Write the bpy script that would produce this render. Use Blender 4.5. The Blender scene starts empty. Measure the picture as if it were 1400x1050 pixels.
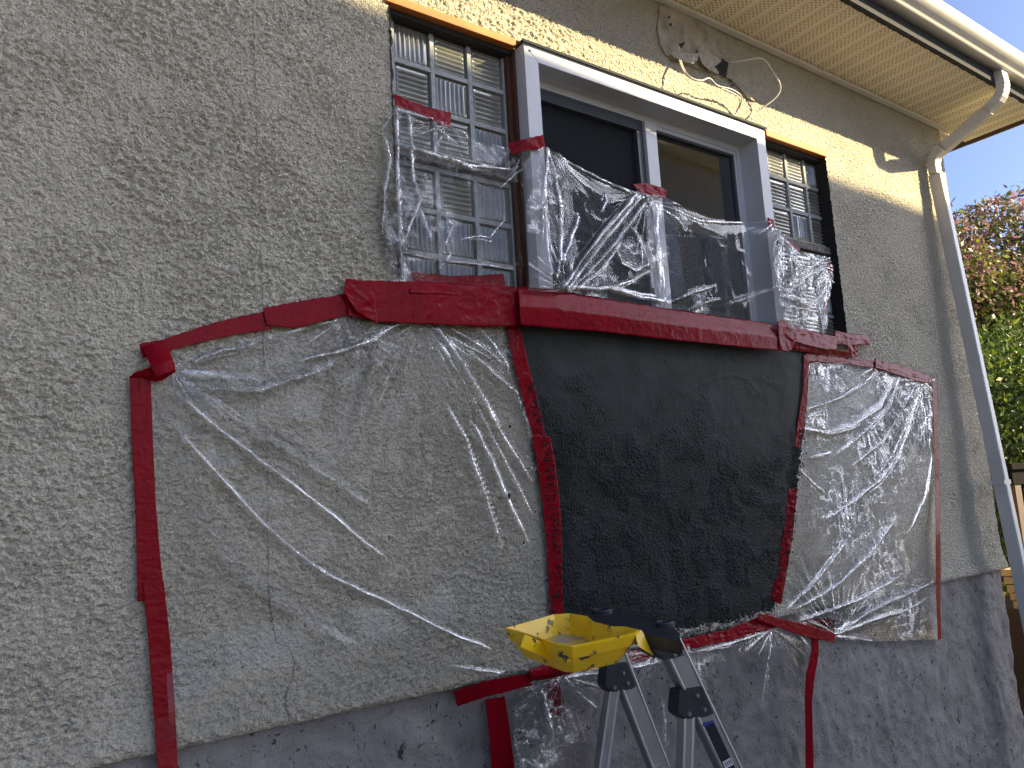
import bpy, bmesh, math, random
import numpy as np
from mathutils import Vector, Matrix

random.seed(7); RNG = np.random.default_rng(7)
S = bpy.context.scene
COL = S.collection

# ------------------------------------------------------------------ camera
F = 1052.0; CX, CY = 700.0, 525.0; DIST = 2.1; EYE = 1.6
def _ray(p): return np.array([p[0]-CX, -(p[1]-CY), -F])
_ex = _ray((2207, 597.0)); _ex /= np.linalg.norm(_ex)
_ez = _ray((300, -6474.0)); _ez -= _ex*(_ex@_ez); _ez /= np.linalg.norm(_ez)
_ey = np.cross(_ez, _ex)
RM = np.array([_ex, _ey, _ez])                     # world = RM @ camera
cam_d = bpy.data.cameras.new('camera'); cam = bpy.data.objects.new('camera', cam_d); COL.objects.link(cam)
m4 = Matrix.Identity(4)
for i in range(3):
    for j in range(3): m4[i][j] = RM[i, j]
m4.translation = Vector((0, -DIST, EYE)); cam.matrix_world = m4
cam_d.sensor_width = 36; cam_d.lens = F/1400*36; cam_d.clip_start = 0.05; cam_d.clip_end = 2000
S.camera = cam

# ------------------------------------------------------------------ light
SUN_DIR = Vector((1.14, -1.0, 0.735)).normalized()  # towards the sun
SUN_EL = math.asin(SUN_DIR.z); SUN_AZ = math.atan2(SUN_DIR.x, SUN_DIR.y)
w = bpy.data.worlds.new('World'); S.world = w; w.use_nodes = True
nt = w.node_tree; nt.nodes.clear()
sky = nt.nodes.new('ShaderNodeTexSky'); sky.sky_type = 'NISHITA'; sky.sun_disc = False
sky.sun_elevation = SUN_EL; sky.sun_rotation = SUN_AZ
sky.altitude = 900; sky.air_density = 0.5; sky.dust_density = 6.0; sky.ozone_density = 5.0
bg = nt.nodes.new('ShaderNodeBackground'); bg.inputs['Strength'].default_value = 0.095
wo = nt.nodes.new('ShaderNodeOutputWorld')
nt.links.new(sky.outputs[0], bg.inputs[0]); nt.links.new(bg.outputs[0], wo.inputs[0])
sd = bpy.data.lights.new('sun', 'SUN'); sd.energy = 4.4; sd.angle = math.radians(0.5); sd.color = (1.0, 0.81, 0.46)
so = bpy.data.objects.new('sun', sd); COL.objects.link(so)
so.rotation_euler = (-SUN_DIR).to_track_quat('-Z', 'Y').to_euler(); so.location = (20, -20, 14)
S.view_settings.view_transform = 'Standard'; S.view_settings.look = 'None'
S.view_settings.exposure = 1.95; S.view_settings.gamma = 1.0
S.cycles.transparent_max_bounces = 24; S.cycles.max_bounces = 8
S.cycles.caustics_reflective = False; S.cycles.caustics_refractive = False
S.cycles.use_denoising = True; S.cycles.denoising_prefilter = 'NONE'

# ------------------------------------------------------------------ helpers
def W(px, py, y=0.0):
    "photo pixel -> world point on the vertical plane y"
    r = RM @ _ray((px, py)); t = (y+DIST)/r[1]
    return Vector((r[0]*t, y, EYE+r[2]*t))
def WH(px, py, z):
    "photo pixel -> world point on the horizontal plane z"
    r = RM @ _ray((px, py)); t = (z-EYE)/r[2]
    return Vector((r[0]*t, -DIST+r[1]*t, z))
def WA(PX, PY, Y):
    r0 = RM[0,0]*(PX-CX)-RM[0,1]*(PY-CY)-RM[0,2]*F
    r1 = RM[1,0]*(PX-CX)-RM[1,1]*(PY-CY)-RM[1,2]*F
    r2 = RM[2,0]*(PX-CX)-RM[2,1]*(PY-CY)-RM[2,2]*F
    t = (Y+DIST)/r1
    return r0*t, EYE+r2*t

def tag(o, label=None, cat=None, group=None, kind=None):
    if label: o['label'] = label
    if cat: o['category'] = cat
    if group: o['group'] = group
    if kind: o['kind'] = kind
    return o
def empty(name, loc=(0,0,0), parent=None):
    o = bpy.data.objects.new(name, None); o.empty_display_size = 0.1
    COL.objects.link(o); o.location = loc
    if parent: o.parent = parent
    return o
def put(name, me, mat=None, parent=None, smooth=False):
    if mat is not None and not me.materials: me.materials.append(mat)
    if smooth: me.polygons.foreach_set('use_smooth', [True]*len(me.polygons))
    o = bpy.data.objects.new(name, me); COL.objects.link(o)
    if parent is not None:
        o.parent = parent
        # the parents are empties / meshes without rotation: keep world coordinates
        off = Vector((0,0,0)); p = parent
        while p is not None: off += p.location; p = p.parent
        o.location = -off
    return o
def np_mesh(name, V, Q):
    me = bpy.data.meshes.new(name)
    V = np.ascontiguousarray(V, dtype=np.float32); Q = np.ascontiguousarray(Q, dtype=np.int32)
    k = Q.shape[1]
    me.vertices.add(len(V)); me.vertices.foreach_set('co', V.ravel())
    me.loops.add(Q.size); me.loops.foreach_set('vertex_index', Q.ravel())
    me.polygons.add(len(Q)); me.polygons.foreach_set('loop_start', np.arange(0, Q.size, k, dtype=np.int32))
    me.polygons.foreach_set('loop_total', np.full(len(Q), k, dtype=np.int32))
    me.update(calc_edges=True); me.validate()
    return me
def grid_quads(nr, nc, flip=False):
    a = np.arange(nr*nc).reshape(nr, nc)
    q = np.stack([a[:-1,:-1], a[:-1,1:], a[1:,1:], a[1:,:-1]], -1).reshape(-1, 4)
    return q[:, ::-1] if flip else q

class MB:
    "collects simple solids into one mesh"
    def __init__(s): s.bm = bmesh.new()
    def box(s, lo, hi, bev=0):
        lo = Vector(lo); hi = Vector(hi)
        r = bmesh.ops.create_cube(s.bm, size=1)
        for v in r['verts']:
            v.co = Vector((lo[i]+(v.co[i]+.5)*(hi[i]-lo[i]) for i in range(3)))
        if bev:
            es = list({e for v in r['verts'] for e in v.link_edges})
            bmesh.ops.bevel(s.bm, geom=es, offset=bev, segments=2, affect='EDGES', profile=.6)
        return s
    def bar(s, a, b, wx, wy, up=(0,0,1), bev=0):
        "a box from a to b, wx wide along side, wy along the other"
        a = Vector(a); b = Vector(b); d = (b-a); L = d.length; d.normalize()
        u = Vector(up); sx = d.cross(u).normalized(); sy = sx.cross(d).normalized()
        r = bmesh.ops.create_cube(s.bm, size=1)
        for v in r['verts']:
            c = v.co.copy(); v.co = a + d*((c.z+.5)*L) + sx*(c.x*wx) + sy*(c.y*wy)
        if bev:
            es = list({e for v in r['verts'] for e in v.link_edges})
            bmesh.ops.bevel(s.bm, geom=es, offset=bev, segments=2, affect='EDGES', profile=.6)
        return s
    def prism(s, pts, vec):
        vs = [s.bm.verts.new(Vector(p)) for p in pts]; v2 = [s.bm.verts.new(Vector(p)+Vector(vec)) for p in pts]
        s.bm.faces.new(vs); s.bm.faces.new(v2[::-1]); n = len(vs)
        for i in range(n): s.bm.faces.new((vs[i], v2[i], v2[(i+1) % n], vs[(i+1) % n]))
        return s
    def sweep(s, pts, prof, closed=True, ups=None):
        "profile (list of (side, up)) swept along pts"
        rings = []; n = len(pts); pts = [Vector(p) for p in pts]
        for i, p in enumerate(pts):
            d = (pts[min(i+1, n-1)]-pts[max(i-1, 0)]).normalized()
            up = Vector(ups[i]) if ups else Vector((0,0,1))
            sx = d.cross(up).normalized(); sy = sx.cross(d).normalized()
            rings.append([s.bm.verts.new(p+sx*q[0]+sy*q[1]) for q in prof])
        m = len(prof)
        for a, b in zip(rings, rings[1:]):
            for j in range(m if closed else m-1):
                s.bm.faces.new((a[j], a[(j+1) % m], b[(j+1) % m], b[j]))
        if closed and m > 2:
            s.bm.faces.new(rings[0][::-1]); s.bm.faces.new(rings[-1])
        return s
    def tube(s, pts, r, n=8, up=(0.03,0.99,0.1)):
        prof = [(r*math.cos(t*2*math.pi/n), r*math.sin(t*2*math.pi/n)) for t in range(n)]
        return s.sweep(pts, prof, True, [up]*len(pts))
    def cyl(s, a, b, r, n=12, r2=None):
        a = Vector(a); b = Vector(b); d = b-a
        res = bmesh.ops.create_cone(s.bm, cap_ends=True, segments=n, radius1=r, radius2=r if r2 is None else r2, depth=d.length)
        q = Vector((0,0,1)).rotation_difference(d.normalized()).to_matrix()
        for v in res['verts']: v.co = q @ v.co + (a+b)/2
        return s
    def mesh(s, name):
        bmesh.ops.recalc_face_normals(s.bm, faces=s.bm.faces[:])
        me = bpy.data.meshes.new(name); s.bm.to_mesh(me); s.bm.free(); return me
    def build(s, name, mat, parent=None, smooth=False): return put(name, s.mesh(name), mat, parent, smooth)

_TAB = RNG.random((256, 256)).astype(np.float64)
def vnoise(x, y):
    xi = np.floor(x).astype(int); yi = np.floor(y).astype(int); fx = x-xi; fy = y-yi
    fx = fx*fx*fx*(fx*(fx*6-15)+10); fy = fy*fy*fy*(fy*(fy*6-15)+10)
    a = _TAB[xi & 255, yi & 255]; b = _TAB[(xi+1) & 255, yi & 255]; c = _TAB[xi & 255, (yi+1) & 255]; d = _TAB[(xi+1) & 255, (yi+1) & 255]
    return (a*(1-fx)+b*fx)*(1-fy)+(c*(1-fx)+d*fx)*fy
def fbm(x, y, o=3):
    t = 0; a = .5
    for k in range(o): t = t+a*vnoise(x*2**k+17.3*k, y*2**k+5.1*k); a *= .5
    return t/(1-.5**o)
def ridged(x, y, o=3):
    t = 0; a = .5
    for k in range(o): t = t+a*(1-np.abs(2*vnoise(x*2**k+9.7*k, y*2**k+3.3*k)-1)); a *= .5
    return t/(1-.5**o)
def sstep(a, b, x): t = np.clip((x-a)/(b-a), 0, 1); return t*t*(3-2*t)
def poly_dist(X, Z, pts):
    "distance from points to a polyline and the parameter along it"
    P = np.array(pts, float); seg = np.linalg.norm(P[1:]-P[:-1], axis=1); cum = np.concatenate([[0], np.cumsum(seg)]); tot = cum[-1]
    best = np.full(X.shape, 1e9); par = np.zeros(X.shape)
    for i in range(len(P)-1):
        d = P[i+1]-P[i]; L2 = d@d+1e-12
        t = np.clip(((X-P[i,0])*d[0]+(Z-P[i,1])*d[1])/L2, 0, 1)
        dd = np.hypot(X-P[i,0]-t*d[0], Z-P[i,1]-t*d[1]); k = dd < best
        best = np.where(k, dd, best); par = np.where(k, (cum[i]+t*seg[i])/tot, par)
    return best, par
def resample(pts, n):
    P = np.array(pts, float); seg = np.linalg.norm(P[1:]-P[:-1], axis=1); cum = np.concatenate([[0], np.cumsum(seg)])
    t = np.linspace(0, cum[-1], n); return np.stack([np.interp(t, cum, P[:,k]) for k in range(P.shape[1])], 1)
def catmull(pts, k=6):
    P = [Vector(p) for p in pts]; P = [P[0]*2-P[1]]+P+[P[-1]*2-P[-2]]; out = []
    for i in range(1, len(P)-2):
        for j in range(k):
            t = j/k; a, b, c, d = P[i-1], P[i], P[i+1], P[i+2]
            out.append(.5*((2*b)+(c-a)*t+(2*a-5*b+4*c-d)*t*t+(3*b-a-3*c+d)*t**3))
    out.append(P[-2]); return out

# ------------------------------------------------------------------ materials
def new_mat(name):
    m = bpy.data.materials.new(name); m.use_nodes = True; t = m.node_tree
    return m, t, t.nodes['Principled BSDF'], t.nodes['Material Output']
def nd(t, typ, **k):
    n = t.nodes.new(typ)
    for a, b in k.items():
        if a in n.inputs: n.inputs[a].default_value = b
        else: setattr(n, a, b)
    return n
def ramp(t, src, stops):
    r = t.nodes.new('ShaderNodeValToRGB'); e = r.color_ramp.elements
    while len(e) < len(stops): e.new(.5)
    for q, (p, c) in zip(e, stops): q.position = p; q.color = c if len(c) == 4 else (*c, 1)
    t.links.new(src, r.inputs[0]); return r
def coords(t, scale=(1,1,1), rot=(0,0,0)):
    tc = t.nodes.new('ShaderNodeTexCoord'); mp = t.nodes.new('ShaderNodeMapping')
    mp.inputs['Scale'].default_value = scale; mp.inputs['Rotation'].default_value = rot
    t.links.new(tc.outputs['Object'], mp.inputs[0]); return mp.outputs[0]
def plain(name, col, rough=.5, metal=0, var=.12, nscale=30, bump=0, bscale=200, spec=.5, coat=0, scale=(1,1,1)):
    m, t, p, o = new_mat(name); c = coords(t, scale)
    n = nd(t, 'ShaderNodeTexNoise', Scale=nscale, Detail=5.0, Roughness=.6); t.links.new(c, n.inputs['Vector'])
    lo = tuple(x*(1-var) for x in col); hi = tuple(min(1, x*(1+var)) for x in col)
    r = ramp(t, n.outputs[0], [(.3, lo), (.7, hi)]); t.links.new(r.outputs[0], p.inputs['Base Color'])
    p.inputs['Roughness'].default_value = rough; p.inputs['Metallic'].default_value = metal
    p.inputs['Specular IOR Level'].default_value = spec; p.inputs['Coat Weight'].default_value = coat
    if bump:
        b = nd(t, 'ShaderNodeTexNoise', Scale=bscale, Detail=4.0); t.links.new(c, b.inputs['Vector'])
        bn = nd(t, 'ShaderNodeBump', Strength=1.0, Distance=bump); t.links.new(b.outputs[0], bn.inputs['Height'])
        t.links.new(bn.outputs[0], p.inputs['Normal'])
    return m

def mat_stucco():
    m, t, p, o = new_mat('stucco'); c = coords(t)
    big = nd(t, 'ShaderNodeTexNoise', Scale=1.7, Detail=4.0); t.links.new(c, big.inputs['Vector'])
    g = nd(t, 'ShaderNodeTexNoise', Scale=105.0, Detail=5.0, Roughness=.68); t.links.new(c, g.inputs['Vector'])
    v = nd(t, 'ShaderNodeTexVoronoi', Scale=130.0, feature='F1'); t.links.new(c, v.inputs['Vector'])
    r1 = ramp(t, big.outputs[0], [(.3, (.64,.585,.45)), (.7, (.72,.66,.515))])
    r2 = ramp(t, g.outputs[0], [(.33, (.42,.41,.39)), (.42, (.9,.9,.9)), (.52, (1,1,1))])
    mx = nd(t, 'ShaderNodeMix', data_type='RGBA', blend_type='MULTIPLY'); mx.inputs[0].default_value = 1
    t.links.new(r1.outputs[0], mx.inputs[6]); t.links.new(r2.outputs[0], mx.inputs[7])
    t.links.new(mx.outputs[2], p.inputs['Base Color'])
    ad = nd(t, 'ShaderNodeMath', operation='MULTIPLY_ADD'); ad.inputs[1].default_value = -.55
    t.links.new(v.outputs['Distance'], ad.inputs[0]); t.links.new(g.outputs[0], ad.inputs[2])
    bn = nd(t, 'ShaderNodeBump', Strength=1.0, Distance=.019); t.links.new(ad.outputs[0], bn.inputs['Height'])
    t.links.new(bn.outputs[0], p.inputs['Normal'])
    p.inputs['Roughness'].default_value = .92; p.inputs['Specular IOR Level'].default_value = .15
    return m
def mat_parging():
    m, t, p, o = new_mat('grey_parging'); c = coords(t); cs = coords(t, (1,1,.75), (0,.35,0))
    a = nd(t, 'ShaderNodeTexNoise', Scale=5.0, Detail=6.0, Roughness=.6, Distortion=1.2); t.links.new(c, a.inputs['Vector'])
    b = nd(t, 'ShaderNodeTexNoise', Scale=34.0, Detail=5.0, Roughness=.6, Distortion=1.6); t.links.new(cs, b.inputs['Vector'])
    k = nd(t, 'ShaderNodeTexNoise', Scale=4.0, Detail=2.0); t.links.new(c, k.inputs['Vector'])
    r1 = ramp(t, a.outputs[0], [(.3, (.165,.15,.135)), (.7, (.25,.23,.21))])
    pits = ramp(t, b.outputs[0], [(.35, (.14,.14,.14)), (.385, (1,1,1))])
    mx = nd(t, 'ShaderNodeMix', data_type='RGBA', blend_type='MULTIPLY'); mx.inputs[0].default_value = 1
    t.links.new(r1.outputs[0], mx.inputs[6]); t.links.new(pits.outputs[0], mx.inputs[7]); t.links.new(mx.outputs[2], p.inputs['Base Color'])
    b2 = nd(t, 'ShaderNodeBump', Strength=1.0, Distance=.004); t.links.new(pits.outputs[0], b2.inputs['Height'])
    fn = nd(t, 'ShaderNodeTexNoise', Scale=55.0, Detail=5.0, Roughness=.65, Distortion=.8); t.links.new(c, fn.inputs['Vector'])
    b0 = nd(t, 'ShaderNodeBump', Strength=1.0, Distance=.006); t.links.new(fn.outputs[0], b0.inputs['Height']); t.links.new(b2.outputs[0], b0.inputs['Normal'])
    b1 = nd(t, 'ShaderNodeBump', Strength=1.0, Distance=.010); t.links.new(a.outputs[0], b1.inputs['Height']); t.links.new(b0.outputs[0], b1.inputs['Normal'])
    t.links.new(b1.outputs[0], p.inputs['Normal']); p.inputs['Roughness'].default_value = .8
    return m
def mat_cement():
    m, t, p, o = new_mat('wet_cement'); c = coords(t)
    a = nd(t, 'ShaderNodeTexNoise', Scale=7.0, Detail=5.0, Roughness=.6); t.links.new(c, a.inputs['Vector'])
    g = nd(t, 'ShaderNodeTexNoise', Scale=140.0, Detail=4.0, Roughness=.65); t.links.new(c, g.inputs['Vector'])
    r = ramp(t, a.outputs[0], [(.32, (.010,.0115,.0100)), (.68, (.022,.0245,.0215))]); t.links.new(r.outputs[0], p.inputs['Base Color'])
    at = nd(t, 'ShaderNodeAttribute', attribute_name='rough')
    bn = nd(t, 'ShaderNodeBump', Distance=.008); t.links.new(at.outputs['Fac'], bn.inputs['Strength']); t.links.new(g.outputs[0], bn.inputs['Height'])
    t.links.new(bn.outputs[0], p.inputs['Normal']); p.inputs['Roughness'].default_value = .75; p.inputs['Specular IOR Level'].default_value = .3
    return m
def mat_film(name, refl=2.2, haze=.05):
    m, t, p, o = new_mat(name); t.nodes.remove(p); c = coords(t)
    tr = nd(t, 'ShaderNodeBsdfTransparent'); tr.inputs[0].default_value = (1,1,1,1)
    gl = nd(t, 'ShaderNodeBsdfGlossy'); gl.inputs['Roughness'].default_value = .07; gl.inputs[0].default_value = (1,1,1,1)
    df = nd(t, 'ShaderNodeBsdfTranslucent'); df.inputs[0].default_value = (.85,.87,.9,1)
    d2 = nd(t, 'ShaderNodeBsdfDiffuse'); d2.inputs[0].default_value = (.85,.87,.9,1)
    at = nd(t, 'ShaderNodeAttribute', attribute_name='crinkle')
    v = nd(t, 'ShaderNodeTexVoronoi', Scale=70.0, feature='DISTANCE_TO_EDGE')
    nz = nd(t, 'ShaderNodeTexNoise', Scale=22.0, Detail=3.0)
    mp = nd(t, 'ShaderNodeMix', data_type='RGBA', blend_type='LINEAR_LIGHT'); mp.inputs[0].default_value = .06
    t.links.new(c, nz.inputs['Vector']); t.links.new(c, mp.inputs[6]); t.links.new(nz.outputs['Color'], mp.inputs[7]); t.links.new(mp.outputs[2], v.inputs['Vector'])
    n2 = nd(t, 'ShaderNodeTexNoise', Scale=120.0, Detail=4.0, Roughness=.6, Distortion=1.0); t.links.new(c, n2.inputs['Vector'])
    ad = nd(t, 'ShaderNodeMath', operation='ADD'); t.links.new(v.outputs['Distance'], ad.inputs[0]); t.links.new(n2.outputs[0], ad.inputs[1])
    bn = nd(t, 'ShaderNodeBump', Distance=.014); t.links.new(at.outputs['Fac'], bn.inputs['Strength']); t.links.new(ad.outputs[0], bn.inputs['Height'])
    t.links.new(bn.outputs[0], gl.inputs['Normal'])
    fr = nd(t, 'ShaderNodeFresnel', IOR=1.5); t.links.new(bn.outputs[0], fr.inputs['Normal'])
    gloss = nd(t, 'ShaderNodeAttribute', attribute_name='streak_gloss')  # boosts reflection and haze along folds: streak highlights partly painted in
    mu = nd(t, 'ShaderNodeMath', operation='MULTIPLY_ADD'); mu.inputs[1].default_value = 17.0; mu.inputs[2].default_value = refl
    t.links.new(gloss.outputs['Fac'], mu.inputs[0])
    fm = nd(t, 'ShaderNodeMath', operation='MULTIPLY', use_clamp=True); t.links.new(fr.outputs[0], fm.inputs[0]); t.links.new(mu.outputs[0], fm.inputs[1])
    fc = nd(t, 'ShaderNodeMath', operation='MINIMUM'); fc.inputs[1].default_value = .88; t.links.new(fm.outputs[0], fc.inputs[0])
    hz = nd(t, 'ShaderNodeMixShader'); hz.inputs[0].default_value = .5; t.links.new(df.outputs[0], hz.inputs[1]); t.links.new(d2.outputs[0], hz.inputs[2])
    hm = nd(t, 'ShaderNodeMath', operation='MULTIPLY_ADD'); hm.inputs[1].default_value = .05; hm.inputs[2].default_value = haze; t.links.new(gloss.outputs['Fac'], hm.inputs[0])
    m1 = nd(t, 'ShaderNodeMixShader'); t.links.new(hm.outputs[0], m1.inputs[0]); t.links.new(tr.outputs[0], m1.inputs[1]); t.links.new(hz.outputs[0], m1.inputs[2])
    m2 = nd(t, 'ShaderNodeMixShader'); t.links.new(fc.outputs[0], m2.inputs[0]); t.links.new(m1.outputs[0], m2.inputs[1]); t.links.new(gl.outputs[0], m2.inputs[2])
    t.links.new(m2.outputs[0], o.inputs[0]); return m
def mat_tape():
    m, t, p, o = new_mat('red_tape'); c = coords(t)
    a = nd(t, 'ShaderNodeTexNoise', Scale=9.0, Detail=3.0); t.links.new(c, a.inputs['Vector'])
    r = ramp(t, a.outputs[0], [(.3, (.155,.0014,.006)), (.7, (.21,.0022,.009))]); t.links.new(r.outputs[0], p.inputs['Base Color'])
    b = nd(t, 'ShaderNodeTexNoise', Scale=60.0, Detail=3.0, Distortion=.8); t.links.new(c, b.inputs['Vector'])
    bn = nd(t, 'ShaderNodeBump', Strength=.5, Distance=.003); t.links.new(b.outputs[0], bn.inputs['Height']); t.links.new(bn.outputs[0], p.inputs['Normal'])
    p.inputs['Roughness'].default_value = .26; p.inputs['Specular IOR Level'].default_value = .075
    return m
def mat_glass():
    m, t, p, o = new_mat('window_glass'); t.nodes.remove(p)
    tr = nd(t, 'ShaderNodeBsdfTransparent'); tr.inputs[0].default_value = (.93,.95,.92,1)
    gl = nd(t, 'ShaderNodeBsdfGlossy'); gl.inputs['Roughness'].default_value = .02
    fr = nd(t, 'ShaderNodeFresnel', IOR=1.52); mu = nd(t, 'ShaderNodeMath', operation='MULTIPLY', use_clamp=True); mu.inputs[1].default_value = 3.2
    t.links.new(fr.outputs[0], mu.inputs[0])
    mx = nd(t, 'ShaderNodeMixShader'); t.links.new(mu.outputs[0], mx.inputs[0]); t.links.new(tr.outputs[0], mx.inputs[1]); t.links.new(gl.outputs[0], mx.inputs[2])
    t.links.new(mx.outputs[0], o.inputs[0]); return m
def mat_screen():
    m, t, p, o = new_mat('insect_screen'); t.nodes.remove(p)
    tr = nd(t, 'ShaderNodeBsdfTransparent'); d = nd(t, 'ShaderNodeBsdfDiffuse'); d.inputs[0].default_value = (.03,.032,.035,1)
    mx = nd(t, 'ShaderNodeMixShader'); mx.inputs[0].default_value = .5
    t.links.new(tr.outputs[0], mx.inputs[1]); t.links.new(d.outputs[0], mx.inputs[2]); t.links.new(mx.outputs[0], o.inputs[0]); return m
def mat_soffit():
    m, t, p, o = new_mat('soffit_vinyl'); tc = nd(t, 'ShaderNodeTexCoord'); sp = nd(t, 'ShaderNodeSeparateXYZ'); t.links.new(tc.outputs['Object'], sp.inputs[0])
    def M(op, a, b=None):
        n = nd(t, 'ShaderNodeMath', operation=op)
        for i, q in enumerate((a, b)):
            if q is None: continue
            if isinstance(q, (int, float)): n.inputs[i].default_value = q
            else: t.links.new(q, n.inputs[i])
        return n.outputs[0]
    fx = M('FRACT', M('MULTIPLY', sp.outputs[0], 1/.0155)); ix = M('FLOOR', M('MULTIPLY', sp.outputs[0], 1/.0155))
    fy = M('FRACT', M('ADD', M('MULTIPLY', sp.outputs[1], 1/.021), M('MULTIPLY', ix, .5)))
    h = M('MULTIPLY', M('LESS_THAN', M('ABSOLUTE', M('SUBTRACT', fx, .5)), .17), M('LESS_THAN', M('ABSOLUTE', M('SUBTRACT', fy, .5)), .30))
    lx = M('FRACT', M('MULTIPLY', sp.outputs[0], 10.0))
    h = M('MULTIPLY', h, M('LESS_THAN', M('ABSOLUTE', M('SUBTRACT', lx, .5)), .33))
    mx = nd(t, 'ShaderNodeMix', data_type='RGBA'); t.links.new(h, mx.inputs[0]); mx.inputs[6].default_value = (.88,.78,.58,1); mx.inputs[7].default_value = (.06,.05,.035,1)
    t.links.new(mx.outputs[2], p.inputs['Base Color']); p.inputs['Roughness'].default_value = .5
    return m
def mat_wood(name, a, b, rot=(0,0,0), sc=(1,1,1), rough=.7):
    m, t, p, o = new_mat(name); c = coords(t, sc, rot)
    n = nd(t, 'ShaderNodeTexNoise', Scale=14.0, Detail=6.0, Roughness=.65, Distortion=.6); t.links.new(c, n.inputs['Vector'])
    r = ramp(t, n.outputs[0], [(.3, a), (.7, b)]); t.links.new(r.outputs[0], p.inputs['Base Color']); p.inputs['Roughness'].default_value = rough
    bn = nd(t, 'ShaderNodeBump', Strength=.6, Distance=.003); t.links.new(n.outputs[0], bn.inputs['Height']); t.links.new(bn.outputs[0], p.inputs['Normal'])
    return m
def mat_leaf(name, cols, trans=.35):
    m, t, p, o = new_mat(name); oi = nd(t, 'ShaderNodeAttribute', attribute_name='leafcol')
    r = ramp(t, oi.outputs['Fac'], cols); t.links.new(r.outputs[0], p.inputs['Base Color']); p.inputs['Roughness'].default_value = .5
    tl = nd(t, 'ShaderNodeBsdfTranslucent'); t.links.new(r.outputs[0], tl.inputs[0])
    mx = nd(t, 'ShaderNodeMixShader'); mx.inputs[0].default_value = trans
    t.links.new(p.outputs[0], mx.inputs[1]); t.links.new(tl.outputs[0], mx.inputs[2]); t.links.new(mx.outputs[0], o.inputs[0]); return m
def mat_splatter(name, col, dirt, thr=.63, rough=.4):
    m, t, p, o = new_mat(name); c = coords(t)
    n = nd(t, 'ShaderNodeTexNoise', Scale=26.0, Detail=6.0, Roughness=.68); t.links.new(c, n.inputs['Vector'])
    f = nd(t, 'ShaderNodeTexNoise', Scale=6.0, Detail=3.0); t.links.new(c, f.inputs['Vector'])
    s = ramp(t, n.outputs[0], [(thr, (0,0,0)), (thr+.03, (1,1,1))])
    b = ramp(t, f.outputs[0], [(.3, tuple(x*.82 for x in col)), (.7, col)])
    mx = nd(t, 'ShaderNodeMix', data_type='RGBA'); t.links.new(s.outputs[0], mx.inputs[0]); t.links.new(b.outputs[0], mx.inputs[6]); mx.inputs[7].default_value = (*dirt, 1)
    t.links.new(mx.outputs[2], p.inputs['Base Color']); p.inputs['Roughness'].default_value = rough
    bn = nd(t, 'ShaderNodeBump', Strength=.6, Distance=.003); t.links.new(s.outputs[0], bn.inputs['Height']); t.links.new(bn.outputs[0], p.inputs['Normal'])
    return m

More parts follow.
